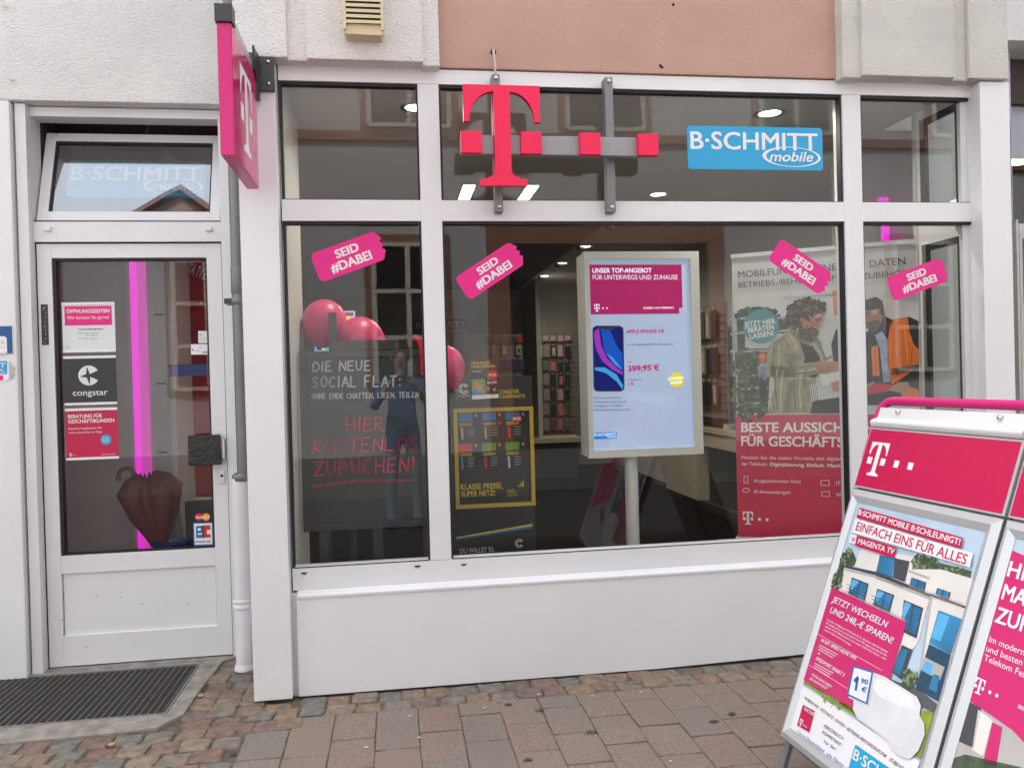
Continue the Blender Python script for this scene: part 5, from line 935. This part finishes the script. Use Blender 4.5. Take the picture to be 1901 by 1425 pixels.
def d1(b):
    Q = lambda *a: [zb7(x, y) for x, y in zip(a[::2], a[1::2])]; T = lambda s, x0, y0, x1, y1, cap, m, k=7, off=.0, sk=0: b.tx(zb7, s, x0, y0, x1, y1, cap, m, k, off, skew=sk)
    a0, a1, b0, b1 = .0, .572, -.812, .0
    b.rect(a0, b0, a1, b1, 'poster_sky', 1)
    b.poly(Q(485, 90, 550, 75, 580, 150, 520, 190, 470, 300, 430, 300, 455, 200), 'tree_print', 2); b.poly(Q(940, 110, 1290, 200, 1270, 320, 920, 200), 'tree_print', 2)
    b.poly(Q(600, 60, 930, 110, 905, 270, 560, 170), 'house_white', 3); b.poly(Q(720, 100, 815, 120, 795, 250, 695, 210), 'win_blue', 4); b.poly(Q(815, 120, 905, 140, 880, 270, 800, 240), 'roof_print', 4)
    b.poly(Q(505, 170, 1035, 355, 960, 640, 780, 870, 430, 320), 'house_white', 4); b.poly(Q(500, 165, 700, 205, 1040, 345, 1035, 362, 690, 225, 500, 178), 'roof_print', 5)
    b.poly(Q(900, 190, 1100, 190, 1300, 250, 1255, 425, 1035, 345, 870, 270), 'house_white', 4); b.poly(Q(1035, 350, 1258, 430, 1100, 1030, 950, 930), 'house_white', 5); b.poly(Q(1040, 340, 1260, 420, 1256, 435, 1036, 356), 'roof_print', 6)
    for w_ in ((548, 240, 652, 280, 625, 400, 525, 345), (707, 310, 812, 350, 780, 465, 680, 415), (872, 380, 992, 430, 950, 620, 850, 570), (920, 240, 1012, 272, 1000, 330, 905, 295), (1080, 305, 1165, 335, 1150, 380, 1068, 345)):
        b.poly(Q(*w_), 'roof_print', 6); cxw = sum(w_[::2])/4; cyw = sum(w_[1::2])/4; b.poly(Q(*[(v-(cxw if i % 2 == 0 else cyw))*.86+(cxw if i % 2 == 0 else cyw) for i, v in enumerate(w_)]), 'win_blue', 7)
        b.stroke([zb7((w_[0]+w_[2])/2, (w_[1]+w_[3])/2), zb7((w_[4]+w_[6])/2, (w_[5]+w_[7])/2)], .004, 'roof_print', 8)
    b.poly(Q(1090, 445, 1235, 500, 1165, 720, 1030, 650), 'win_blue', 7); b.poly(Q(1030, 655, 1165, 722, 1090, 1015, 945, 930), 'win_dark', 7); b.poly(Q(1000, 735, 1130, 800, 1100, 880, 975, 810), 'house_shade', 8); b.poly(Q(860, 660, 925, 690, 860, 880, 800, 830), 'roof_print', 7); b.poly(Q(865, 680, 900, 695, 850, 860, 805, 820), 'win_blue', 8)
    b.poly(Q(880, 830, 960, 840, 930, 930, 860, 900), 'tree_print', 8)
    for i in range(5): b.stroke([zb7(480+i*2, 318+i*6), zb7(880+i*2, 500+i*6)], .0012, 'house_shade', 8)
    b.poly(Q(780, 870, 950, 930, 1080, 1030, 1055, 1080, 800, 960), 'road_print', 6); b.poly([zb7(250, 880), zb7(560, 1060), zb7(1060, 1070), (a1, -.60), (a1, -.655), (a0, -.655), (a0, -.57)], 'grass_print', 5)
    TG = ['tree_print', 'tree_light', 'tree_dark']
    for cx_, cy_, rx_, ry_, n_ in ((510, 150, .035, .05, 90), (460, 260, .025, .05, 60), (1000, 160, .06, .035, 90), (1180, 240, .06, .03, 90), (910, 870, .03, .03, 60)): cluster(b, zb7(cx_, cy_), rx_, ry_, n_, .003, .009, TG, 8 if n_ == 60 else 2.3, cx_)
    for w_ in ((548, 240, 652, 280, 625, 400, 525, 345), (707, 310, 812, 350, 780, 465, 680, 415), (872, 380, 992, 430, 950, 620, 850, 570)):
        mx, my = (w_[0]+w_[6])/2, (w_[1]+w_[7])/2; b.poly(Q(w_[0]+8, w_[1]+12, w_[0]+48, w_[1]+28, mx+10, my+30, mx+4, my-8), 'win_light', 7.5); b.poly(Q(w_[6]+10, w_[7]-20, w_[4]-8, w_[5]-18, w_[4]-6, w_[5]-5, w_[6]+6, w_[7]-5), 'win_dark', 7.6)
        for i in range(3): b.stroke([zb7(w_[6]-5, w_[7]-62+i*22), zb7(w_[4]+8, w_[5]-62+i*22)], .0016, 'roof_print', 8.5)
    b.poly(Q(1095, 460, 1160, 485, 1100, 640, 1045, 615), 'win_light', 7.5); b.poly(Q(1010, 760, 1060, 785, 1040, 850, 985, 820), 'win_light', 8.4); b.poly(Q(1060, 840, 1100, 855, 1080, 960, 1030, 930), 'win_blue', 8.4)
    b.poly(Q(505, 182, 690, 228, 690, 242, 503, 196), 'house_shade', 5.4); b.poly(Q(690, 228, 1036, 362, 1034, 380, 690, 244), 'house_shade', 5.4); b.poly(Q(1035, 362, 1050, 368, 965, 930, 950, 925), 'house_shade', 5.6); b.poly(Q(905, 195, 1035, 240, 1030, 255, 903, 208), 'house_shade', 5.2)
    for i in range(4): b.stroke([zb7(700, 205+i*13), zb7(870, 262+i*13)], .0013, 'roof_print', 6.5); b.stroke([zb7(905, 290+i*11), zb7(1240, 400+i*8)], .0011, 'house_shade', 7.9)
    cluster(b, zb7(420, 1010), .05, .02, 60, .003, .007, ['grass_print', 'tree_light'], 5.5, 3)
    b.poly(Q(425, 302, 890, 520, 790, 870, 690, 1130, 250, 880), 'poster_pink', 9)
    b.rect(a0, b0, a1, -.662, 'white_print', 6)
    W = 'white_print'
    # router
    b.poly(Q(600, 850, 680, 830, 760, 860, 960, 985, 985, 1040, 975, 1095, 1005, 1150, 1010, 1220, 970, 1320, 920, 1370, 860, 1360, 800, 1310, 785, 1260, 700, 1200, 590, 1120, 560, 1060, 570, 960), 'router', 11); b.poly(Q(975, 1095, 1005, 1150, 1010, 1220, 970, 1320, 920, 1370, 860, 1360, 800, 1310, 785, 1270, 870, 1290, 950, 1180), 'router_shade', 12); b.poly(Q(560, 1060, 590, 1120, 700, 1200, 785, 1265, 785, 1245, 600, 1110), 'router_shade', 12)
    b.poly(Q(640, 870, 760, 880, 930, 990, 950, 1060, 850, 1040, 720, 980), 'router_hi', 11.5)
    for i in range(9): b.stroke([zb7(775-i*5, 960+i*22), zb7(790-i*5, 968+i*22)], .0016, 'router_shade', 12.5)
    b.poly(Q(570, 800, 700, 838, 665, 1048, 535, 990), 'router_shade', 12.7)
    b.poly(Q(562, 790, 690, 828, 655, 1035, 525, 975), 'blue_print', 13); b.poly(Q(572, 803, 680, 836, 646, 1020, 538, 968), W, 14); b.stroke([zb7(577, 885), zb7(594, 868), zb7(583, 940)], .011, 'blue_print', 15); T('90', 612, 898, 655, 910, 30, 'blue_print', 15, .03); T('€', 615, 950, 645, 960, 30, 'blue_print', 15, .03)
    T('JETZT WECHSELN', 428, 392, 765, 555, 38, W, 11, .02); T('UND 248,-€ SPAREN!', 413, 458, 800, 655, 38, W, 11, .02)
    for i, s in enumerate(('Genießen Sie Highspeed-WLAN zum Surfen, Streamen oder fürs Gaming.', 'Der Speedport Smart 3 und der Speed Home WiFi sorgen zusammen für eine', 'optimale WLAN-Abdeckung bis in den letzten Winkel Ihres Hauses – dank', 'neuester Mesh-WLAN Technologie.')): T(s, 396-i*6, 508+i*20, (775, 770, 765, 548)[i], (712, 735, 758, 668)[i], 12, W, 11)
    T('IM SET: SPEED HOME WIFI', 360, 640, 575, 755, 20, W, 11, .03); T('+', 338, 720, 352, 727, 18, W, 11, .03); T('SPEEDPORT SMART 3', 326, 752, 500, 860, 22, W, 11, .02); T('WEITER INFOS DIREKT', 300, 850, 425, 930, 15, W, 11, .02); T('BEI UNS IM SHOP!', 290, 876, 395, 940, 15, W, 11, .02)
    for x_, y_ in ((345, 660), (318, 775)):
        for i in range(3): b.stroke([zb7(x_+5-3*i, y_+14*i), zb7(x_+120-15*i, y_+62+10*i)], .0022, W, 11)
    b.stroke([zb7(338, 592), zb7(742, 822)], .0012, W, 11); b.stroke([zb7(285, 785), zb7(530, 935)], .0012, W, 11)
    T('MOBILFUNK · FESTNETZ · DATEN · BETRIEBS-/BEHÖRDENFUNK · ZUBEHÖR', 252, 995, 880, 1450, 18, 'dark_print', 8)
    b.poly(Q(245, 1032, 320, 1072, 285, 1207, 208, 1160), 'magenta_header', 8); T('PARTNER', 250, 1064, 312, 1104, 20, W, 9, .02); p = zb7(232, 1118); logo(b, p[0], p[1], .022, W, 9)
    T('PERSÖNLICH', 372, 1170, 490, 1252, 20, 'dark_print', 8); T('KOMPETENT', 362, 1208, 478, 1292, 20, 'dark_print', 8); T('Für Sie!', 372, 1268, 445, 1316, 20, 'blue_print', 8); T('11x in Deutschland · alle Filialen unter', 205, 1205, 560, 1470, 20, 'lblue_print', 8)
    p = zb7(572, 1278); bschmitt(b, p[0], -.806, p[0]+.27, p[1], 8)
    # heading strips
    b.poly([zb6(335, 935), zb6(1138, 1168), zb6(1122, 1252), zb6(310, 1010)], 'magenta_header', 13); b.tx(zb6, 'B·SCHMITT MOBILE B·SCHLEUNIGT!', 325, 990, 1115, 1228, 42, W, 14, .03)
    b.poly([zb6(300, 1018), zb6(1218, 1290), zb6(1195, 1400), zb6(272, 1128)], W, 12); b.tx(zb6, 'EINFACH EINS FÜR ALLES', 302, 1108, 1160, 1380, 68, 'magenta_header', 13, .012)
    b.poly([zb6(262, 1140), zb6(312, 1152), zb6(300, 1218), zb6(250, 1205)], W, 12); b.tx(zb6, '#', 268, 1192, 296, 1200, 38, 'magenta_header', 13); b.poly([zb6(312, 1150), zb6(620, 1245), zb6(600, 1328), zb6(296, 1228)], 'magenta_header', 12); b.tx(zb6, 'MAGENTA TV', 320, 1213, 600, 1300, 42, W, 13, .03)
board('pavement sign with blue-windowed villa poster', BD, d1, True)
B2 = Plane(AO+AU*.676, AU, AV); y7 = B2.zm('B7')
def d2(b):
    Q = lambda *a: [y7(x, y) for x, y in zip(a[::2], a[1::2])]; a0, a1 = 0, .572
    b.rect(a0, -.812, a1, 0, 'house_shade', 1); b.rect(a0, -.13, a1, 0, 'poster_sky', 1.5)
    b.poly([y7(1530, 65), (a1, -.12), (a1, -.62), y7(1545, 1190), y7(1255, 990)], 'poster_pink', 2); W = 'white_print'
    for s, y_, xx, w_ in (('HIER', 230, 1512, .125), ('MAGENTA', 372, 1478, .25), ('ZUHAUSE', 515, 1436, .245)):
        p = y7(xx, y_); b.text(s, p, (p[0]+w_, p[1]), .041, W, 4, .03)
    for s, x_, y_, w_ in (('Im modernsten', 1398, 640, .155), ('und besten', 1380, 697, .115), ('Telekom Festnetz', 1367, 755, .185)): p = y7(x_, y_); b.text(s, p, (p[0]+w_, p[1]), .017, W, 4)
    p = y7(1325, 857); logo(b, p[0], p[1], .041, W, 4); p = y7(1580, 1052); b.text('ERLEBEN, WAS VERBINDET.', p, (p[0]+.15, p[1]), .009, W, 4, .03)
    b.poly(Q(1250, 1000, 1350, 1050, 1300, 1300, 1170, 1240), 'roof_print', 2); b.poly(Q(1420, 1140, 1480, 1170, 1440, 1420, 1360, 1400), 'poster_pink', 3); b.poly(Q(1330, 1060, 1420, 1130, 1360, 1350, 1290, 1310), 'house_white', 2); b.poly(Q(1120, 1380, 1250, 1340, 1600, 1420, 1600, 1500, 1100, 1500), 'tree_print', 3)
board('pavement sign with magenta home offer poster nearer the street', B2, d2, False)

# ================================================================== the neighbour on the right
mat('dark_brown', (.05, .035, .028), .7); mat('lavender', (.42, .40, .55), .5)
nb = thing('neighbour_shop', 'neighbouring cream house with dark glazed shop front', 'building', (4, .3, 0))
def N(name, x0, x1, y0, y1, z0, z1, m): return bx(name, nb, x0-4, x1-4, y0-.3, y1-.3, z0, z1, m)
N('upper_wall', 3.07, 9, .30, .6, 3.18, 6.5, 'plaster'); N('fascia', 3.505, 9, .55, .6, 2.92, 3.179, 'dark_brown'); N('blind', 3.505, 9, .62, .64, 2.62, 2.9199, 'lavender'); N('pane', 3.505, 9, .575, .58, .3, 2.9199, 'pane'); N('plinth', 3.505, 9, .5, .6, 0, .3, 'plaster'); N('back_wall', 3.52, 9, 3.5, 3.6, 0, 3.2, 'dark_brown'); N('inner_floor', 3.52, 9, .64, 3.5, -.02, .02, 'dark_brown'); N('inner_ceiling', 3.52, 9, .64, 3.5, 3.1, 3.2, 'dark_brown'); N('side_wall', 3.41, 3.504, .42, .62, 0, 3.18, 'lavender')
t = thing('pendant_lamp', 'lit pendant lamp in the neighbouring shop', 'lamp', at(1899, 300, 1.4)); MB().lathe([(.0, .005), (.105, .0), (.10, .02), (.05, .06), (.01, .075)], (0, 0, 0), 'warm_lamp', 20).build('shade', t); MB().tube([(0, 0, .07), (0, 0, .28)], .004, 'rubber', 6).build('cord', t)
mat('case_white', (.58, .58, .55), .6, vary=.2, vscale=12)
dc = at(1884, 415, .25); t = thing('display_case', 'weathered white display case at the neighbouring shop front', 'display case', (dc.x, .25, 0))
bx('case', t, .025, .5, 0, .06, .0, dc.z, 'case_white', .004); bx('edge_strip', t, 0, .012, -.01, .05, .0, dc.z+.02, 'case_white'); bx('photo', t, .045, .3, -.004, -.0005, 1.72, 2.08, 'road_print'); bx('photo', t, .045, .3, -.004, -.0005, 1.45, 1.62, 'house_shade')

# ================================================================== the house across the street (seen in the glass)
mat('opp_wall', (.52, .515, .51), .9, vary=.08, vscale=1.5); mat('terracotta', (.30, .14, .095), .9); mat('opp_frame', (.60, .58, .52), .6); mat('opp_glass', (.02, .022, .024), .08); mat('opp_plinth', (.16, .155, .15), .9); mat('roof_tile', (.10, .045, .035), .9, vary=.3, vscale=9); mat('timber', (.06, .028, .02), .8)
oh = thing('opposite_house', 'cream house across the street with terracotta window surrounds', 'building', (0, -6, 0))
OB = lambda n, x0, x1, y0, y1, z0, z1, m, par=None: bx(n, par or oh, x0, x1, y0, y1, z0, z1, m)
OB('wall', -14, 14, -5, 0, .5, 8.3, 'opp_wall'); OB('plinth', -14, 14, -5, .06, 0, .5, 'opp_plinth'); OB('string_course', -14, 14, 0, .05, 4.26, 4.37, 'terracotta'); OB('lower_wall', -14, 14, -.5, .012, 3.3, 4.2599, 'opp_wall')
def owin(x0, x1, z0, z1, cols=2, rows=2):
    w = OB('window', x0, x1, -.02, .035, z0, z1, 'terracotta'); OB('pane', x0+.11, x1-.11, .036, .040, z0+.06, z1-.12, 'opp_glass', w); b = MB(); a0, a1, c0, c1 = x0+.11, x1-.11, z0+.06, z1-.12
    for i in range(cols+1): xx = a0+(a1-a0)*i/cols; b.box(xx-.03, xx+.03, .041, .07, c0, c1, 'opp_frame')
    for i in range(rows+1): zz = c0+(c1-c0)*i/rows; b.box(a0, a1, .041, .068, zz-.025, zz+.025, 'opp_frame')
    b.build('window_frame', w)
for x in (-7.6, -5.2, -2.75, -.33, 2.08, 4.6, 7.0):
    owin(x, x+1.18, 4.3705, 6.1)
    w = thing
    r_ = MB(); [r_.tube([(x+.12, .14, 4.5+.28*k), (x+1.06, .14, 4.5+.28*k)], .012, 'anthracite', 6) for k in range(2)]; r_.build('window_rail', oh); owin(x, x+1.18, 6.6, 8.0)
for x in (-7.6, -5.2, -2.9): owin(x, x+1.05, 1.3, 3.13, 2, 3)
owin(-.32, .70, 1.3, 3.13, 2, 3); owin(6.4, 7.4, 1.3, 3.13, 2, 3)
OB('gateway', 1.15, 4.16, -.3, .05, .0, 3.298, 'terracotta'); OB('gateway_dark', 1.42, 3.95, .051, .056, .05, 3.02, 'opp_glass')
b = MB(); b.prism([(-5.6, 8.28), (.3, 8.28), (.4, 8.36), (-3, 10.4), (-5.6, 10.4)], -14, 14, 'roof_tile', 'x'); b.build('roof', oh)
b = MB(); b.prism([(-4.75, 8.3), (-2.0, 8.3), (-3.42, 9.70)], -4, .02, 'timber', 'y'); b.build('gable', oh)
b = MB(); b.prism([(-4.85, 8.30), (-3.42, 9.72), (-2.0, 8.30), (-1.85, 8.30), (-3.42, 9.86), (-5.0, 8.30)], -4, .12, 'roof_tile', 'y'); b.build('gable_roof', oh)

# ================================================================== the photographer, mirrored in the window
mat('shirt', lin((62, 96, 150)), .8, vary=.15, vscale=6); mat('jeans', lin((125, 138, 150)), .8, vary=.15, vscale=9); mat('shoe', lin((25, 30, 80)), .6); mat('skin', (.52, .32, .24), .5); mat('hair', (.03, .022, .018), .7)
def person():
    ox, oy = .06, -4.06
    J = dict(pel=(0, 0, .95, .135, .105), sp=(0, .01, 1.10, .135, .10), ch=(0, 0, 1.27, .15, .105), nk=(0, .0, 1.44, .052, .055), hd0=(0, .02, 1.53, .062, .075), hd1=(0, .025, 1.62, .078, .095), hd2=(0, .01, 1.70, .055, .07), hem=(0, 0, .80, .14, .11))
    E_ = [('pel', 'sp'), ('sp', 'ch'), ('ch', 'nk'), ('nk', 'hd0'), ('hd0', 'hd1'), ('hd1', 'hd2')]
    for s, n in ((-1, 'L'), (1, 'R')):
        J.update({'hp'+n: (.095*s, 0, .84, .088, .088), 'kn'+n: (.115*s, .015, .48, .060, .062), 'cf'+n: (.12*s, -.005, .32, .055, .058), 'an'+n: (.125*s, 0, .10, .042, .045), 'hl'+n: (.125*s, .03, .045, .042, .042), 'to'+n: (.15*s, .18, .035, .036, .03),
                  'sh'+n: (.17*s, 0, 1.385, .058, .06), 'el'+n: (.27*s, .06, 1.13, .048, .048), 'wr'+n: (.125*s, .26, 1.345, .03, .026), 'pm'+n: (.095*s, .30, 1.39, .030, .018)})
        E_ += [('pel', 'hp'+n), ('hp'+n, 'kn'+n), ('kn'+n, 'cf'+n), ('cf'+n, 'an'+n), ('an'+n, 'hl'+n), ('hl'+n, 'to'+n), ('ch', 'sh'+n), ('sh'+n, 'el'+n), ('el'+n, 'wr'+n), ('wr'+n, 'pm'+n)]
    J.pop('hem'); K = list(J); me = bpy.data.meshes.new('person'); me.from_pydata([J[k][:3] for k in K], [(K.index(a), K.index(b_)) for a, b_ in E_], [])
    bm = bmesh.new(); bm.from_mesh(me); ly = bm.verts.layers.skin.verify()
    for v, k in zip(bm.verts, K): v[ly].radius = J[k][3:5]; v[ly].use_root = (k == 'pel')
    bm.to_mesh(me); bm.free(); o = bpy.data.objects.new('person', me); COL.objects.link(o)
    m = o.modifiers.new('skin', 'SKIN'); m.use_smooth_shade = True; o.modifiers.new('sub', 'SUBSURF').levels = 2; bpy.context.view_layer.update()
    ev = bpy.data.meshes.new_from_object(o.evaluated_get(bpy.context.evaluated_depsgraph_get())); bpy.data.objects.remove(o)
    b = MB(); vs_ = [v.co.copy() for v in ev.vertices]
    for p in ev.polygons:
        c = p.center; m_ = 'shirt'
        if c.z < .085: m_ = 'shoe'
        elif c.z < .74 and abs(c.x) < .22: m_ = 'jeans'
        elif c.z > 1.455 and abs(c.x) < .13 and c.y < .2: m_ = 'skin'
        elif c.y > .20 and c.z > 1.2: m_ = 'skin'
        b.add([vs_[i] for i in p.vertices], [tuple(range(len(p.vertices)))], m_, True)
    for s in (-1, 1):                                  # fingers round the phone
        for i in range(4):
            z_ = 1.435-.02*i; b.tube([(.095*s, .305, 1.39+.012*(1-i)), (.085*s, .335, z_), (.066*s, .345, z_), (.048*s+.004*i*s, .346, z_-.002)], [.010, .009, .008, .006], 'skin', 8)
        b.tube([(.10*s, .285, 1.37), (.085*s, .285, 1.36), (.06*s, .30, 1.375)], [.012, .010, .008], 'skin', 8)
    b.lathe([(0.004, -.03), (.014, -.022), (.011, .02), (.004, .03)], (0, .118, 1.60), 'skin', 8); [b.lathe([(.004, -.03), (.016, -.01), (.016, .015), (.004, .03)], (s*.083, .02, 1.60), 'skin', 8) for s in (-1, 1)]
    o = b.build('person'); o.location = (ox, oy, 0)
    me = o.data; bm = bmesh.new(); bm.from_mesh(me); bmesh.ops.remove_doubles(bm, verts=bm.verts, dist=.0004); bm.to_mesh(me); bm.free()
    tag(o, 'person in blue shirt and pale jeans photographing the shop, mirrored in the window', 'person')
    h = MB(); h.lathe([(.092, 1.60), (.100, 1.65), (.092, 1.71), (.065, 1.752), (.002, 1.77)], (0, -.008, 0), 'hair', 20); h.build('hair', o)
    for s in (-1, 1): MB().lathe([(.002, -.004), (.011, 0), (.002, .004)], (s*.032, .112, 1.625), 'rubber', 8, 'y').build('eye', o)
    MB().box(-.022, .022, .098, .106, 1.553, 1.561, 'chalk_red').build('mouth', o)
person()
t = thing('smartphone', 'dark smartphone held up sideways by the photographer', 'phone', (.06, -3.742, 1.40)); bx('body', t, -.085, .085, -.006, .004, -.04, .04, 'anthracite', .003); MB().lathe([(0, .0055), (.006, .0055), (.006, .0035)], (-.06, 0, .0), 'chrome', 10, 'y').build('lens', t)
